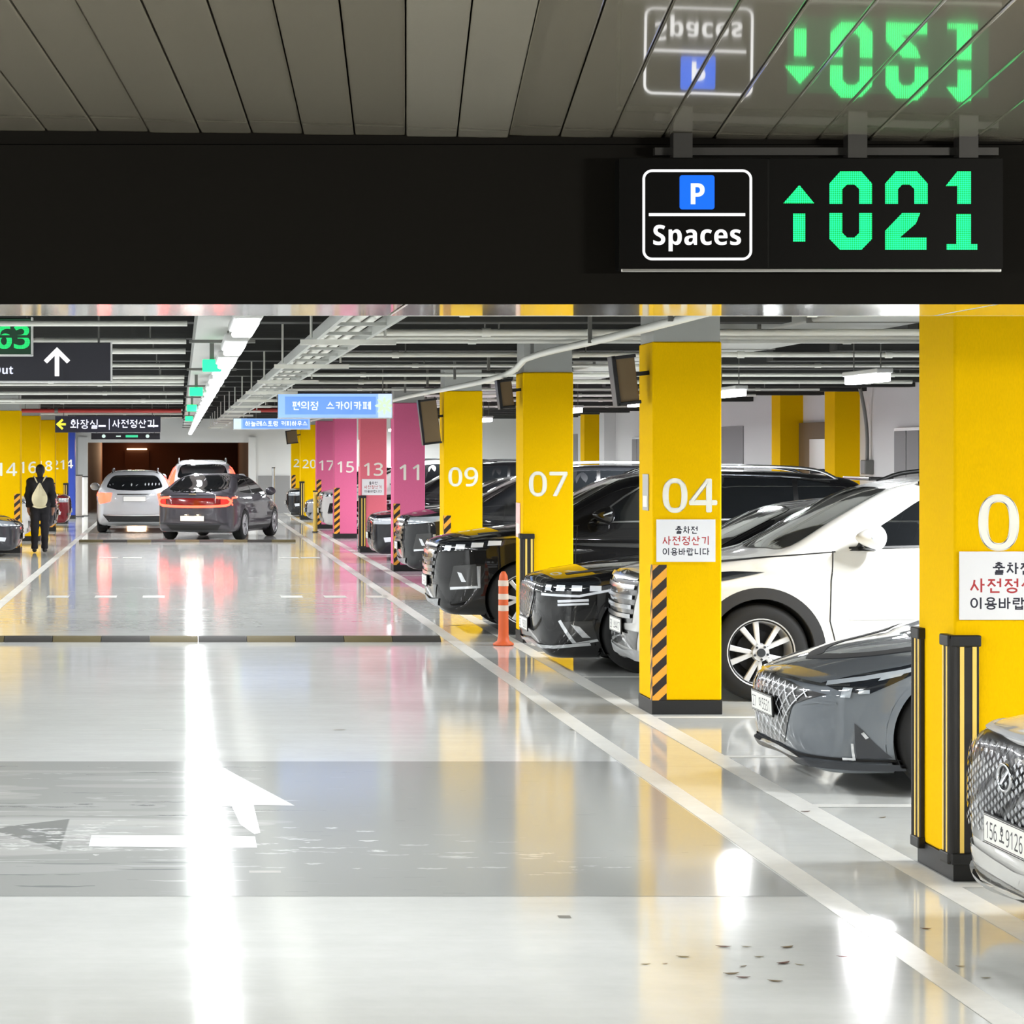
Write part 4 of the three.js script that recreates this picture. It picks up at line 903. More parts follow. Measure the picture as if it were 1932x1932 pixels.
const SALOON = carShape({
  L: 4.68, W: 1.825, H: 1.42, R: .325, well: .365, wheels: [.87, 3.59], lip: .022, crown: .12, bow: .16, cabMid: 2.75, cell: .028,
  side: [[.4, .15], [.12, .18], [.04, .28], [.01, .4], [.0, .5], [.035, .575], [.15, .645], [.48, .745], [.9, .83], [1.25, .885], [1.6, .92], [2.6, .945], [3.6, .985], [4.25, 1.02], [4.58, 1.03], [4.64, .95], [4.68, .72], [4.63, .42], [4.45, .22], [4.1, .16], [2.3, .15]],
  plan: [[0, 0], [.02, .3], [.07, .52], [.2, .73], [.42, .85], [.8, .905], [2.3, .9125], [3.6, .905], [4.15, .86], [4.45, .75], [4.62, .5], [4.68, 0]],
  sect: [[.08, 0], [.08, .72], [.18, .81], [.32, .88], [.52, .9125], [.68, .905], [.8, .88], [.93, .82], [1.06, .7], [1.14, .35], [1.14, 0]],
  cab: [[.85, .78], [1.12, .885], [1.55, 1.1], [2.0, 1.31], [2.3, 1.385], [2.7, 1.42], [3.1, 1.4], [3.6, 1.29], [4.05, 1.13], [4.4, 1.03], [4.3, .8], [2.5, .75]],
  cabSect: [[.65, 0], [.65, .88], [.9, .845], [1.05, .79], [1.2, .71], [1.31, .63], [1.39, .52], [1.46, .25], [1.46, 0]],
  win: [[1.62, .955], [1.9, 1.12], [2.2, 1.27], [2.5, 1.34], [2.9, 1.345], [3.3, 1.29], [3.62, 1.17], [3.8, 1.05], [3.4, 1.0], [2.5, .97]],
  winLines: [[[1.5, .925], [2.5, .955], [3.4, .985], [3.95, 1.03]]], pillars: [[[2.75, .97], [2.8, 1.35]]],
  ws: [[-.72, .94], [-.4, .905], [0, .895], [.4, .905], [.72, .94], [.66, 1.12], [.56, 1.29], [.3, 1.325], [0, 1.335], [-.3, 1.325], [-.56, 1.29], [-.66, 1.12]],
  rw: [[-.62, 1.08], [.62, 1.08], [.58, 1.22], [.5, 1.34], [0, 1.37], [-.5, 1.34], [-.58, 1.22]],
  gaps: [[[1.4, .9], [1.36, .6], [1.42, .26]], [[2.78, .96], [2.76, .6], [2.7, .24]], [[3.7, 1.0], [3.6, .8], [3.4, .66]], [[1.42, .25], [2.7, .24]], [[.25, .69], [.7, .775], [1.3, .87]]],
  handles: [[2.5, .83], [3.45, .87]], mirror: [1.66, .93],
});
const LIMO = carShape({
  L: 4.96, W: 1.87, H: 1.47, R: .34, well: .385, wheels: [.9, 3.82], lip: .022, crown: .1, bow: .15, cabMid: 2.9,
  side: [[.4, .15], [.13, .17], [.04, .27], [.0, .45], [.0, .62], [.03, .73], [.12, .8], [.45, .865], [.9, .925], [1.35, .97], [1.7, .99], [2.7, 1.0], [3.8, 1.03], [4.5, 1.07], [4.86, 1.06], [4.93, .95], [4.96, .7], [4.9, .4], [4.7, .22], [4.3, .16], [2.4, .15]],
  plan: [[0, 0], [.015, .38], [.06, .62], [.18, .79], [.42, .88], [.85, .925], [2.5, .935], [3.9, .925], [4.45, .88], [4.75, .77], [4.91, .5], [4.96, 0]],
  sect: [[.08, 0], [.08, .74], [.18, .83], [.34, .905], [.55, .935], [.73, .93], [.87, .905], [.99, .85], [1.1, .74], [1.18, .35], [1.18, 0]],
  cab: [[1.0, .85], [1.3, .965], [1.75, 1.18], [2.2, 1.375], [2.5, 1.44], [2.9, 1.47], [3.3, 1.45], [3.8, 1.33], [4.25, 1.16], [4.6, 1.06], [4.4, .85], [2.6, .8]],
  cabSect: [[.7, 0], [.7, .9], [.96, .865], [1.1, .81], [1.25, .735], [1.36, .65], [1.44, .54], [1.51, .25], [1.51, 0]],
  win: [[1.8, 1.02], [2.1, 1.2], [2.4, 1.33], [2.7, 1.385], [3.1, 1.385], [3.5, 1.33], [3.85, 1.2], [4.05, 1.09], [3.6, 1.05], [2.7, 1.03]],
  winLines: [[[1.7, .995], [2.7, 1.015], [3.6, 1.035], [4.15, 1.075]], [[1.75, 1.03], [2.1, 1.225], [2.4, 1.355], [2.7, 1.41], [3.1, 1.41], [3.5, 1.355], [3.9, 1.21]]], pillars: [[[2.95, 1.03], [3.0, 1.39]]],
  ws: [[-.74, 1.02], [-.4, .985], [0, .975], [.4, .985], [.74, 1.02], [.68, 1.19], [.58, 1.35], [.3, 1.385], [0, 1.395], [-.3, 1.385], [-.58, 1.35], [-.68, 1.19]],
  rw: [[-.64, 1.12], [.64, 1.12], [.6, 1.26], [.5, 1.4], [0, 1.42], [-.5, 1.4], [-.6, 1.26]],
  gaps: [[[1.55, .96], [1.5, .6], [1.56, .26]], [[2.98, 1.02], [2.96, .6], [2.9, .24]], [[3.95, 1.05], [3.85, .86], [3.62, .7]], [[1.56, .25], [2.9, .24]], [[.3, .82], [.8, .89], [1.5, .965]]],
  handles: [[2.7, .87], [3.68, .9]], mirror: [1.84, .99],
});
const WAGON = carShape({
  L: 4.7, W: 1.82, H: 1.46, R: .33, well: .37, wheels: [.82, 3.66], lip: .022, crown: .1, bow: .14, cabMid: 2.8, cell: .034,
  side: [[.4, .17], [.12, .2], [.02, .4], [0, .6], [.1, .74], [.5, .84], [1.2, .94], [1.6, .96], [2.8, .98], [3.8, 1.0], [4.4, 1.03], [4.62, 1.0], [4.7, .75], [4.66, .45], [4.45, .24], [2.3, .17]],
  plan: [[0, 0], [.03, .36], [.1, .6], [.26, .78], [.5, .88], [1.0, .905], [2.4, .91], [3.8, .9], [4.35, .85], [4.58, .72], [4.67, .45], [4.7, 0]],
  sect: [[.1, 0], [.1, .74], [.2, .83], [.36, .89], [.55, .91], [.72, .905], [.86, .875], [.98, .82], [1.1, .7], [1.18, .3], [1.18, 0]],
  cab: [[.9, .83], [1.2, .94], [1.7, 1.19], [2.1, 1.37], [2.5, 1.44], [3.0, 1.46], [3.7, 1.44], [4.15, 1.39], [4.4, 1.27], [4.62, 1.03], [4.4, .8], [2.5, .78]],
  cabSect: [[.7, 0], [.7, .88], [.95, .85], [1.1, .79], [1.25, .71], [1.36, .62], [1.44, .5], [1.5, .25], [1.5, 0]],
  win: [[1.7, .99], [2.0, 1.16], [2.35, 1.32], [2.7, 1.37], [3.3, 1.375], [3.9, 1.33], [4.2, 1.2], [4.15, 1.07], [3.4, 1.03], [2.5, 1.0]],
  winLines: [[[1.6, .965], [2.5, .985], [3.4, 1.01], [4.2, 1.05]]], pillars: [[[2.8, 1.0], [2.86, 1.38]]],
  ws: [[-.7, .99], [0, .96], [.7, .99], [.64, 1.16], [.55, 1.32], [0, 1.37], [-.55, 1.32], [-.64, 1.16]],
  rw: [[-.63, 1.06], [.63, 1.06], [.6, 1.18], [.5, 1.31], [.3, 1.335], [-.3, 1.335], [-.5, 1.31], [-.6, 1.18]],
  gaps: [[[1.5, .93], [1.46, .6], [1.52, .28]], [[2.82, 1.0], [2.8, .6], [2.74, .26]], [[3.75, 1.0], [3.6, .74]]],
  handles: [[2.5, .86], [3.5, .9]], mirror: [1.74, .965],
  rails: [[2.2, 1.4, .52], [2.4, 1.46, .52], [3.1, 1.485, .52], [3.9, 1.45, .52], [4.1, 1.38, .52]],
});
// ------------------------------------------------------------------ faces of the cars
const whitePaint = carPaint(srgb(216, 216, 213));
const at = (S, y, z, phi = 0) => trace(S, phi * Math.PI / 180, z * Math.cos(phi * Math.PI / 180), y);
const blob = (S, y, z, w, h, phi, eps = .008) => patch(S, [[0, y - h / 2, z - w / 2], [0, y - h / 2, z + w / 2], [0, y + h / 2, z + w / 2], [0, y + h / 2, z - w / 2]], phi, eps, { edge: .05 });
// outline on the +z front corner: each point is [along, y]; along runs from the centre line outwards as seen at 40 degrees
const corner = (S, pts, eps = .006, phi = 40, o = {}) => { const s = Math.sin(phi * Math.PI / 180), c = Math.cos(phi * Math.PI / 180); return patch(S, pts.map(([a, y]) => [a * s, y, a * c]), phi, eps, { edge: .05, ...o }); };
const cornerLine = (S, pts, w, eps = .009, phi = 40) => { const s = Math.sin(phi * Math.PI / 180), c = Math.cos(phi * Math.PI / 180); return line(S, pts.map(([a, y]) => [a * s, y, a * c]), w, phi, eps); };
const frontLine = (S, pts, w, eps = .01) => line(S, pts.map(([z, y]) => [0, y, z]), w, 0, eps);
const frontPatch = (S, pts, eps = .006, smooth) => patch(S, pts.map(([z, y]) => [0, y, z]), 0, eps, { edge: .06, smooth });
function lattice(S, outline, pitch, w, eps) {                     // crossing diagonal bars inside an outline on the nose
  const inside = (z, y) => polyDist(outline, z, y) < -.004, out = [];
  for (const sgn of [1, -1]) for (let k = -30; k <= 30; k++) {
    let run = null;
    for (let t = -1.2; t <= 1.2; t += .012) {
      const z = t, y = sgn * (t * .8) + k * pitch + .5;
      if (inside(z, y)) (run ??= []).push([z, y]);
      else if (run) { if (run.length > 2) out.push(frontLine(S, [run[0], run[run.length >> 1], run[run.length - 1]], w, eps)); run = null; }
    }
  }
  return merge(out);
}
const plateAt = (car, S, y, tex, tilt = 0) => { const p = at(S, y, 0); plate(car, p[0] - S.L / 2 - .02, y, 0, -Math.PI / 2, tex, tilt); };
const rearPlate = (car, S, y, mat) => { const p = trace(S, Math.PI, 0, y); plate(car, p[0] - S.L / 2 + .02, y, 0, Math.PI / 2, mat); };

// white saloon with the diamond grid nose
{
  const white = whitePaint, S = LIMO;
  const car = makeCar('saloon_car', 'white saloon with a diamond grid nose and plate 156 9126 in front of column 01', S, white, 3.085, 9.92, 0);
  const grid = [[-.66, .38], [-.74, .6], [-.62, .74], [0, .755], [.62, .74], [.74, .6], [.66, .38], [0, .36]];
  mesh('grille', frontPatch(S, grid, .005, 4), K.black, car);
  mesh('grille_lattice', lattice(S, grid, .066, .006, .012), K.alloyDark, car);
  const studs = [];
  for (let i = -16; i <= 16; i++) for (let j = 0; j < 22; j++) {
    const z = i * .0412, y = .35 + j * .0165;
    if ((i + j) % 2 || polyDist(grid, z, y) > -.016 || (i * 7 + j * 3) % 5 === 0) continue;
    studs.push(frontPatch(S, [[z - .017, y], [z, y - .0135], [z + .017, y], [z, y + .0135]], .02));
  }
  mesh('grille_studs', merge(studs), K.chrome, car).userData.kind = 'stuff';
  const e = at(S, .64, 0); const em = mesh('emblem', new THREE.TorusGeometry(.062, .009, 8, 28), K.chrome, car); em.position.set(e[0] - S.L / 2 - .024, .635, 0); em.rotation.y = Math.PI / 2; em.scale.set(1.25, .8, 1);
  const bar = mesh('emblem_bar', box(.014, .075, .022, 0, 0, 0, .005), K.chrome, em); bar.rotation.z = .45; bar.rotation.y = Math.PI / 2;
  plateAt(car, S, .415, plateTex(['156', '호', '9126']));
  mesh('bumper_band', frontPatch(S, [[-.86, .325], [0, .285], [.86, .325], [.86, .235], [0, .21], [-.86, .235]], .012), white, car);
  mesh('lower_intake', frontPatch(S, [[-.62, .235], [0, .21], [.62, .235], [.6, .165], [0, .155], [-.6, .165]], .014), K.black, car);
  mesh('lip', frontLine(S, [[-.8, .21], [-.5, .165], [0, .15], [.5, .165], [.8, .21]], .03, .03), K.skid, car);
  pair('light_bar', cornerLine(S, [[.05, .775], [.4, .77], [.8, .765], [1.0, .775]], .016), K.led, car);
  pair('headlight', corner(S, [[.78, .46], [.98, .48], [1.0, .62], [.8, .62]], .008), K.lensDark, car);
}
// grey saloon with the pointed nose
{
  const grey = carPaint(srgb(106, 112, 118), { metal: .35 }), S = SALOON;
  const car = makeCar('saloon_car', 'dark grey saloon with a pointed nose and slim headlamp between columns 01 and 04', S, grey, 3.3, 15.05, 0);
  const gr = [[-.72, .545], [-.4, .585], [0, .6], [.4, .585], [.72, .545], [.5, .47], [.38, .3], [.3, .24], [0, .225], [-.3, .24], [-.38, .3], [-.5, .47]];
  mesh('grille', frontPatch(S, gr, .004), K.black, car);
  mesh('grille_lattice', lattice(S, gr, .085, .007, .01), K.alloy, car);
  pair('grille_bar', cornerLine(S, [[.05, .602], [.35, .6], [.62, .592], [.8, .6]], .012, .008), K.chrome, car);
  plateAt(car, S, .435, plateTex(['27', '머', '5531']), .05);
  pair('headlight', corner(S, [[.62, .6], [.8, .65], [1.0, .7], [1.16, .755], [1.12, .7], [.98, .605], [.9, .56], [.76, .565]], .006), K.lensDark, car);
  pair('headlight_strip', cornerLine(S, [[.66, .6], [.86, .635], [1.02, .675], [1.1, .705]], .022, .009), K.lens, car);
  pair('lamp_module', [corner(S, [[.76, .535], [.81, .535], [.82, .585], [.77, .585]], .012), corner(S, [[.85, .555], [.9, .56], [.9, .58], [.85, .575]], .012), corner(S, [[.93, .625], [1.02, .655], [1.03, .668], [.94, .645]], .012)], K.lens, car);
  pair('side_intake', corner(S, [[.83, .4], [.87, .36], [.97, .215], [.83, .21]], .006), K.alloyDark, car);
  pair('intake_chrome', [cornerLine(S, [[.765, .205], [.815, .205]], .014), cornerLine(S, [[.817, .2], [.817, .29]], .012), cornerLine(S, [[.865, .35], [.885, .32]], .016)], K.chrome, car);
  pair('lip', cornerLine(S, [[0, .215], [.3, .21], [.6, .205], [.86, .2], [1.1, .2]], .014, .008), K.gap, car);
  pair('lip', cornerLine(S, [[0, .19], [.3, .185], [.6, .178], [.86, .175], [1.1, .178]], .034, .03), K.alloyDark, car);
  pair('bumper_crease', cornerLine(S, [[.5, .48], [.62, .5], [.74, .5]], .012, .008), grey, car);
  mesh('emblem', frontPatch(S, [...Array(14)].map((_, i) => [Math.cos(i / 14 * 6.2832) * .062, .612 + Math.sin(i / 14 * 6.2832) * .018]), .01), K.chrome, car);
}
// white sport utility
function suvFace(car, S, o) {
  mesh('grille', frontPatch(S, [[-.56, .93], [0, .95], [.56, .93], [.6, .8], [.5, .56], [0, .53], [-.5, .56], [-.6, .8]], .004), K.black, car);
  several('grille_bar', [.6, .67, .745, .82, .89].map((y, i) => frontLine(S, [[-.5 - i * .02, y + .01], [0, y], [.5 + i * .02, y + .01]], .034, .018)), o.bar ?? K.chrome, car);
  pair('headlight', corner(S, [[.62, .84], [.9, .86], [1.14, .905], [1.32, .965], [1.16, .97], [.9, .945], [.6, .93]], .007), o.lens ?? K.lens, car);
  pair('headlight_core', [[.7, .88], [.84, .895], [.98, .915], [1.1, .935]].map(([a, y]) => corner(S, [[a - .045, y - .028], [a + .045, y - .022], [a + .045, y + .022], [a - .045, y + .02]], .011)), o.core ?? K.lensDark, car);
  pair('fog_housing', corner(S, [[.72, .47], [1.0, .5], [.98, .72], [.78, .7]], .006), K.black, car);
  pair('fog_frame', [cornerLine(S, [[.74, .47], [1.0, .49], [1.0, .7]], .028), corner(S, [[.82, .64], [.86, .63], [.9, .54], [.86, .54]], .012)], K.chrome, car);
  plateAt(car, S, o.plateY ?? .52, o.plate);
  mesh('lower_grille', frontPatch(S, [[-.62, .5], [.62, .5], [.56, .36], [-.56, .36]], .006), K.black, car);
  mesh('skid_plate', frontPatch(S, [[-.66, .36], [0, .33], [.66, .36], [.6, .28], [0, .26], [-.6, .28]], .014), K.skid, car);
}
{
  const white = whitePaint, car = makeCar('sport_utility_car', 'white sport utility car with black wheel arches behind column 04', SUV, white, 3.38, 20.62, 0, { arch: K.plastic });
  suvFace(car, SUV, { plate: plateTex(['38', '보', '4417']), lens: K.lensDark });
  pair('lower_cladding', line(SUV, [[1.4, .36, 0], [3.28, .36, 0]], .16, 90, .01), K.plastic, car);
  pair('door_strip', line(SUV, [[1.6, .62, 0], [3.4, .64, 0]], .018, 90, .006), white, car);
}
// black saloon with bright headlamp blocks
{
  const black = carPaint(srgb(12, 12, 14)), S = LIMO, car = makeCar('saloon_car', 'black saloon with four bright lamp blocks and chrome lower lip before column 07', S, black, 2.99, 23.15, 0, { winTrim: K.chrome });
  const gr = [[-.42, .72], [0, .735], [.42, .72], [.46, .62], [.3, .46], [0, .4], [-.3, .46], [-.46, .62]];
  mesh('grille', frontPatch(S, gr, .004), K.alloyDark, car);
  mesh('grille_lattice', lattice(S, gr, .07, .012, .012), K.chrome, car);
  mesh('grille_frame', frontLine(S, [[-.44, .73], [-.47, .62], [-.3, .455], [0, .395], [.3, .455], [.47, .62], [.44, .73]], .028, .014), K.chrome, car);
  plateAt(car, S, .37, plateTex(['52', '가', '8080']));
  pair('headlight', corner(S, [[.56, .66], [.85, .65], [1.18, .7], [1.3, .76], [1.1, .775], [.8, .76], [.56, .75]], .007), K.lensDark, car);
  pair('lamp_block', [.64, .76, .88, 1.0].map((a) => corner(S, [[a - .035, .68 + a * .01], [a + .035, .68 + a * .01], [a + .035, .725 + a * .01], [a - .035, .725 + a * .01]], .013)), K.led, car);
  pair('lamp_strip', [cornerLine(S, [[.56, .655], [.9, .648], [1.28, .75]], .02, .012), cornerLine(S, [[.74, .6], [.96, .615]], .022, .01), cornerLine(S, [[.74, .57], [.96, .585]], .018, .01)], K.led, car);
  pair('side_intake', corner(S, [[.76, .43], [.98, .44], [1.0, .28], [.86, .245]], .006), K.black, car);
  pair('intake_chrome', [cornerLine(S, [[.755, .44], [.81, .34], [.86, .24]], .026), cornerLine(S, [[.86, .245], [1.0, .28]], .02), corner(S, [[.84, .41], [.9, .39], [.96, .3], [.91, .3]], .012)], K.chrome, car);
  pair('lip', cornerLine(S, [[0, .235], [.35, .215], [.7, .215], [.95, .25]], .026, .016), K.chrome, car);
}
// tall black sport utility
{
  const black = carPaint(srgb(11, 11, 13)), car = makeCar('sport_utility_car', 'black sport utility car with a tall chrome barred grille behind the orange bollard', SUV, black, 2.56, 27.85, 0, { winTrim: K.chrome, rail: K.chrome });
  suvFace(car, SUV, { plate: plateTex(['61', '두', '2904']), lens: K.lensDark, core: K.led });
  pair('headlight_strip', cornerLine(SUV, [[.6, .945], [.9, .96], [1.14, .985], [1.32, 1.0]], .018, .012), K.chrome, car);
  mesh('roof_spoiler', box(.26, .04, 1.1, 2.28, 1.585, 0, .015), K.black, car);
  mesh('roof_fin', merge([box(.16, .05, .03, 1.75, 1.66, 0, .012)]), K.black, car);
  pair('upper_window_trim', line(SUV, [[1.62, 1.16, 0], [1.98, 1.405, 0], [2.25, 1.555, 0], [2.5, 1.612, 0], [3.0, 1.625, 0], [3.6, 1.61, 0], [4.1, 1.55, 0]], .016, 90, .009), K.chrome, car);
}
// further cars along the numbered columns
{
  const dark = carPaint(srgb(24, 25, 28)), car = makeCar('sport_utility_car', 'black sport utility car parked between columns 09 and 11', SUV, dark, 3.12, 38.4, 0, { rail: K.alloy });
  suvFace(car, SUV, { plate: plateTex(['14', '나', '7120']), lens: K.lens, core: K.lens });
}
function saloonFace(car, S, plateT) {
  const h = S === LIMO ? 1 : .87;
  mesh('grille', frontPatch(S, [[-.46, .66 * h], [0, .68 * h], [.46, .66 * h], [.4, .46 * h], [-.4, .46 * h]], .005), K.black, car);
  several('grille_bar', [.5, .56, .62].map((y) => frontLine(S, [[-.42, y * h], [0, y * h], [.42, y * h]], .022, .012)), K.chrome, car);
  pair('headlight', corner(S, [[.54, .63 * h], [.85, .63 * h], [1.18, .7 * h], [1.24, .75 * h], [1.0, .755 * h], [.7, .73 * h], [.52, .71 * h]], .007), K.lens, car);
  mesh('lower_intake', frontPatch(S, [[-.7, .36 * h], [.7, .36 * h], [.6, .24 * h], [-.6, .24 * h]], .006), K.black, car);
  pair('fog_lamp', corner(S, [[.78, .4 * h], [.96, .42 * h], [.95, .34 * h], [.8, .32 * h]], .008), K.led, car);
  plateAt(car, S, .42 * h, plateT);
}
{
  const p = plateTex(['33', '소', '1180']);
  let c = makeCar('saloon_car', 'black saloon nosing out between pink columns 11 and 13', LIMO, carPaint(srgb(22, 23, 30)), 3.26, 46.3, 0); saloonFace(c, LIMO, p);
  c = makeCar('sport_utility_car', 'black sport utility car just behind the pink column with the notice', SUV, carPaint(srgb(14, 14, 16)), 3.45, 51.3, 0); suvFace(c, SUV, { plate: p });
  c = makeCar('sport_utility_car', 'white sport utility car between pink columns 15 and 17', SUV, whitePaint, 3.2, 61.6, 0); suvFace(c, SUV, { plate: p });
  c = makeCar('saloon_car', 'silver saloon beside yellow column 20', SALOON, carPaint(srgb(190, 192, 196), { metal: .4 }), 3.25, 69.4, 0); saloonFace(c, SALOON, p);
  c = makeCar('saloon_car', 'dark saloon in the last bay by the end wall', LIMO, carPaint(srgb(30, 31, 34)), 3.05, 77, 0); saloonFace(c, LIMO, p);
  c = makeCar('saloon_car', 'dark grey saloon nosing out beside the person by column 14', SALOON, carPaint(srgb(62, 63, 68), { metal: .3 }), -2.82, 47.9, Math.PI); saloonFace(c, SALOON, p);
  c = makeCar('sport_utility_car', 'white sport utility car parked behind the person', SUV, whitePaint, -2.95, 53.4, Math.PI); suvFace(c, SUV, { plate: p });
  c = makeCar('sport_utility_car', 'charcoal sport utility car parked below column 18', SUV, carPaint(srgb(40, 42, 48)), -2.72, 59.6, Math.PI); suvFace(c, SUV, { plate: p });
  c = makeCar('saloon_car', 'dark red saloon parked beside the blue column', LIMO, carPaint(srgb(128, 28, 38), { metal: .2 }), -2.72, 66.5, Math.PI); saloonFace(c, LIMO, p);
}
// ------------------------------------------------------------------ cars driving away, brake lamps lit
const rearPatch = (S, pts, eps = .006, o = {}) => patch(S, pts.map(([z, y]) => [S.L, y, z]), 180, eps, { edge: .05, ...o });
const rearLine = (S, pts, w, eps = .008) => line(S, pts.map(([z, y]) => [S.L, y, z]), w, 180, eps);
const rearCorner = (S, pts, eps = .007, phi = 145) => { const s = Math.sin(phi * Math.PI / 180), c = Math.cos(phi * Math.PI / 180); return patch(S, pts.map(([a, y]) => [S.L * 1 + (a * s) - S.L, y, a * c]), phi, eps, { edge: .05 }); };
function tailLight(car, S, y, z, w, h, power) { const l = new THREE.RectAreaLight(lin(1, .03, .02), power, w, h); l.position.set(S.L / 2 + .06, y, z); l.rotation.y = -Math.PI / 2; l.castShadow = true; car.add(l); }
// nose away from the viewer: local -x points down the aisle
function driveAway(name, label, S, paintMat, x, d, heading, o) {
  // x, d: the middle of the tail
  const turn = -Math.PI / 2 - heading, car = makeCar(name, label, S, paintMat, 0, 0, turn, o);
  const back = new THREE.Vector3(S.L / 2, 0, 0).applyAxisAngle(new THREE.Vector3(0, 1, 0), turn);
  car.position.set(x - back.x, 0, -d - back.z);
  return car;
}
const litPlate = std(srgb(240, 240, 236), .5);
{
  const S = SALOON, grey = carPaint(srgb(78, 76, 82), { metal: .4 }), car = driveAway('saloon_car', 'dark grey saloon turning off with a red light bar lit across its tail', S, grey, (362 - 340) * 56 / 5000, 55.9, .27, {});
  mesh('light_panel', rearPatch(S, [[-.66, .9], [.66, .9], [.62, .74], [-.62, .74]], .004), K.tailOff, car);
  mesh('tail_light_bar', rearLine(S, [[-.7, .745], [-.4, .725], [0, .72], [.4, .725], [.7, .745]], .05, .01), tailGlow, car);
  pair('tail_light', [rearLine(S, [[.62, .735], [.74, .76], [.78, .83], [.72, .9], [.5, .915]], .045, .01), line(S, [[4.12, .92, 0], [4.35, .9, 0], [4.42, .82, 0], [4.36, .75, 0]], .03, 90, .01)], tailGlow, car);
  pair('brake_glow_lens', rearPatch(S, [[.6, .89], [.76, .86], [.76, .78], [.6, .76]], .006), tailSoft, car);
  mesh('bumper_insert', rearPatch(S, [[-.6, .34], [.6, .34], [.5, .22], [-.5, .22]], .006), K.plastic, car);
  mesh('bumper_strip', rearLine(S, [[-.74, .36], [0, .34], [.74, .36]], .025, .01), K.alloyDark, car);
  mesh('boot_gap', rearLine(S, [[-.64, .95], [0, .965], [.64, .95]], .01, .003), K.gap, car);
  rearPlate(car, S, .47, litPlate);
  for (const z of [-.13, .13]) {                                  // warm plate lamps above the number plate
    mesh('plate_lamp', box(.02, .012, .05, S.L / 2 + .01, .55, z, .004), std(0xffffff, .5, 0, { emissive: lin(1, .7, .35), emissiveIntensity: 2 }), car);
    const l = new THREE.RectAreaLight(lin(1, .7, .35), 60, .02, .05); l.position.set(S.L / 2 + .035, .541, z); l.rotation.set(-Math.PI / 2, 0, 0); l.rotateX(0); l.rotateY(.5); l.castShadow = true; car.add(l);
  }
  const e = mesh('emblem', box(.01, .03, .16, S.L / 2 - .03, .985, 0, .004), K.chrome, car); e.name = 'emblem';
  for (const z of [-.6, 0, .6]) tailLight(car, S, .79, z, .2, .12, 11);
}
{
  const S = WAGON, silver = carPaint(srgb(196, 198, 202), { metal: .45 }), car = driveAway('estate_car', 'silver estate car driving away with glowing tail lamps', S, silver, (254 - 340) * 61 / 5000, 60.9, 0, {});
  pair('tail_light', [rearPatch(S, [[.52, .93], [.8, .94], [.84, .8], [.8, .68], [.56, .74]], .008), line(S, [[4.3, .93, 0], [4.46, .88, 0], [4.46, .74, 0]], .1, 90, .008)], tailGlow, car);
  mesh('boot_recess', rearPatch(S, [[-.42, .9], [.42, .9], [.38, .72], [-.38, .72]], .005), silver, car);
  mesh('chrome_strip', rearLine(S, [[-.4, .9], [.4, .9]], .03, .01), K.chrome, car);
  rearPlate(car, S, .8, std(srgb(240, 240, 236), .5));
  mesh('diffuser', rearPatch(S, [[-.72, .42], [.72, .42], [.6, .27], [-.6, .27]], .006), K.plastic, car);
  mesh('diffuser_strip', rearLine(S, [[-.72, .43], [0, .42], [.72, .43]], .025, .01), K.chrome, car);
  for (const z of [-.7, .7]) tailLight(car, S, .82, z, .2, .18, 18);
}
{
  const S = SUV, silver = carPaint(srgb(206, 207, 210), { metal: .3 }), car = driveAway('sport_utility_car', 'tall pale sport utility car with lamps on its rear pillars, beyond the grey saloon', S, silver, (383 - 340) * 66 / 5000, 66.1, 0, {});
  pair('tail_light', [rearPatch(S, [[.66, 1.46], [.72, 1.4], [.82, 1.2], [.84, 1.02], [.74, 1.02], [.7, 1.25]], .01), line(S, [[4.36, 1.5, 0], [4.5, 1.3, 0], [4.56, 1.08, 0]], .07, 90, .01)], tailGlow, car);
  mesh('roof_spoiler', box(.3, .04, 1.16, 2.2, 1.6, 0, .015), silver, car);
  rearPlate(car, S, .82, std(srgb(240, 240, 236), .5));
  mesh('bumper_insert', rearPatch(S, [[-.7, .46], [.7, .46], [.62, .3], [-.62, .3]], .006), K.plastic, car);
  for (const z of [-.78, .78]) tailLight(car, S, 1.2, z, .12, .4, 9);
}
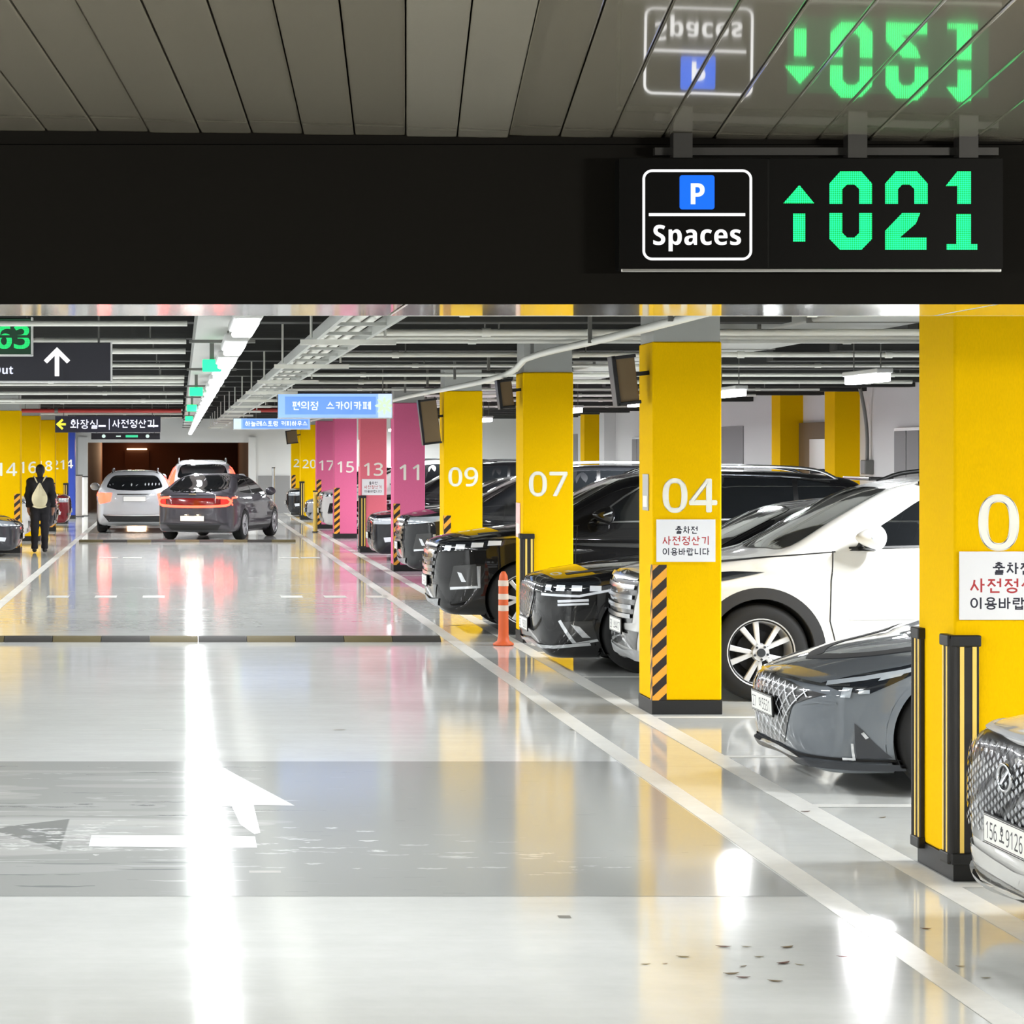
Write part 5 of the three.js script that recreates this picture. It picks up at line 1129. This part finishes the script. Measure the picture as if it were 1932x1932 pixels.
// ------------------------------------------------------------------ person walking away with a pale sack on the back
{
  const o = thing('person', 'person in black seen from behind, walking, with a cream drawstring sack on the back', 'person', -2.6, 0, 49.2, 0);
  const cap = (x, y, z, a, b, ra, rb) => { const ex = b[0] - a[0], ey = b[1] - a[1], ez = b[2] - a[2], t = Math.min(1, Math.max(0, ((x - a[0]) * ex + (y - a[1]) * ey + (z - a[2]) * ez) / (ex * ex + ey * ey + ez * ez))); return Math.hypot(x - a[0] - ex * t, y - a[1] - ey * t, z - a[2] - ez * t) - (ra + (rb - ra) * t); };
  const ell = (x, y, z, c, r) => { const k = Math.hypot((x - c[0]) / r[0], (y - c[1]) / r[1], (z - c[2]) / r[2]); return (k - 1) * Math.min(...r); };
  const all = (list, k) => (x, y, z) => { let d = 1e9; for (const f of list) d = smin(d, f(x, y, z), k); return d; };
  const C = (...a) => (x, y, z) => cap(x, y, z, ...a), E = (...a) => (x, y, z) => ell(x, y, z, ...a);
  // z towards the viewer is the back of the body; one foot slightly ahead
  const legs = [C([-.085, .86, 0], [-.1, .47, .0], .085, .06), C([-.1, .47, .0], [-.1, .09, .05], .058, .045), C([.085, .86, 0], [.085, .47, -.06], .085, .06), C([.085, .47, -.06], [.08, .1, -.05], .058, .045)];
  const feet = [C([-.1, .055, .09], [-.11, .045, -.09], .042, .036), C([.08, .055, -.02], [.09, .045, -.19], .042, .036)];
  const trunk = [E([0, .92, 0], [.165, .14, .11]), C([0, .95, 0], [0, 1.25, .01], .13, .145), E([0, 1.27, .01], [.175, .12, .105]), C([-.15, 1.33, .01], [.15, 1.33, .01], .055, .055)];
  const arms = [C([-.185, 1.32, .01], [-.225, 1.07, .03], .055, .045), C([-.225, 1.07, .03], [-.215, .84, -.03], .043, .034), C([.185, 1.32, .01], [.235, 1.07, .02], .055, .045), C([.235, 1.07, .02], [.235, .86, -.06], .043, .034)];
  const neckHead = [C([0, 1.34, .01], [0, 1.45, -.01], .055, .05), E([0, 1.53, -.015], [.072, .1, .09]), E([0, 1.515, -.105], [.014, .02, .02]), E([-.074, 1.52, -.01], [.012, .028, .018]), E([.074, 1.52, -.01], [.012, .028, .018])];
  const hands = [];
  for (const [hx, hz, s] of [[-.215, -.035, -1], [.237, -.068, 1]]) {
    hands.push(C([hx, .83, hz], [hx, .775, hz - .012], .03, .03));
    for (let k = 0; k < 4; k++) hands.push(C([hx - s * .004, .77, hz + .022 - k * .017], [hx - s * .012, .70 + Math.abs(k - 1.4) * .008, hz + .014 - k * .016], .0095, .008));
    hands.push(C([hx - s * .012, .81, hz - .03], [hx - s * .02, .765, hz - .055], .011, .009));
  }
  const skin = std(srgb(150, 106, 84), .6), top = std(srgb(26, 25, 27), .9), trousers = std(srgb(30, 28, 32), .9), hair = std(srgb(14, 12, 12), .7), shoe = std(srgb(24, 23, 24), .6), cream = std(srgb(214, 204, 168), .9);
  mesh('body', surface(all([...neckHead, ...hands, ...trunk.map((f) => (x, y, z) => f(x, y, z) + .012), ...arms.map((f) => (x, y, z) => f(x, y, z) + .012), ...legs.map((f) => (x, y, z) => f(x, y, z) + .012)], .03), [-.36, .04, -.3], [.36, 1.7, .3], .014, 3, .006), skin, o);
  const jacket = all([...trunk, ...arms], .05); mesh('jacket', surface((x, y, z) => smax(jacket(x, y, z) - .014 + .004 * Math.sin(y * 40 + x * 20), Math.max(.84 - y, y - 1.41), .02), [-.38, .78, -.26], [.38, 1.45, .26], .016, 3, .008), top, o);
  const pants = all([...legs, trunk[0]], .04); mesh('trousers', surface((x, y, z) => smax(pants(x, y, z) - .016 + .004 * Math.sin(y * 46), Math.max(.07 - y, y - .95), .02), [-.3, .02, -.3], [.3, 1.0, .28], .016, 3, .008), trousers, o);
  mesh('hair', surface((x, y, z) => Math.max(Math.min(ell(x, y, z, [0, 1.545, .002], [.086, .1, .1]), cap(x, y, z, [0, 1.5, .05], [0, 1.42, .045], .06, .05)), -.045 - z - (y - 1.56) * .5), [-.14, 1.3, -.14], [.14, 1.7, .14], .012, 3, .006), hair, o);
  mesh('shoe', surface(feet[0], [-.2, 0, -.2], [0, .14, .2], .014, 3, .006), shoe, o); mesh('shoe', surface(feet[1], [0, 0, -.28], [.2, .14, .1], .014, 3, .006), shoe, o);
  // the sack: pear shaped, drawn together at the top, two straps over the shoulders
  const b = thing('drawstring_backpack', 'cream drawstring sack hanging on the back of the person', 'backpack', -2.6, 0, 49.2);
  mesh('sack', surface((x, y, z) => { const f = .006 * Math.sin(Math.atan2(x, z - .17) * 9) * Math.max(0, (y - .95) / .4); return smin(ell(x, y, z, [0, 1.0, .19], [.145, .17, .075]), cap(x, y, z, [0, 1.05, .19], [0, 1.27, .15], .1, .03), .06) + f; }, [-.2, .78, .08], [.2, 1.34, .32], .014, 3, .007), cream, b);
  for (const s of [-1, 1]) mesh('strap', tube([[s * .02, 1.25, .15], [s * .06, 1.33, .13], [s * .1, 1.405, .07], [s * .115, 1.42, .01], [s * .12, 1.38, -.07]], .014, 7, 20), cream, b);
  mesh('hem_band', tube([[-.12, .87, .19], [-.05, .845, .225], [.05, .845, .225], [.12, .87, .19]], .016, 7, 16), cream, b);
}
renderer.render(scene, camera);
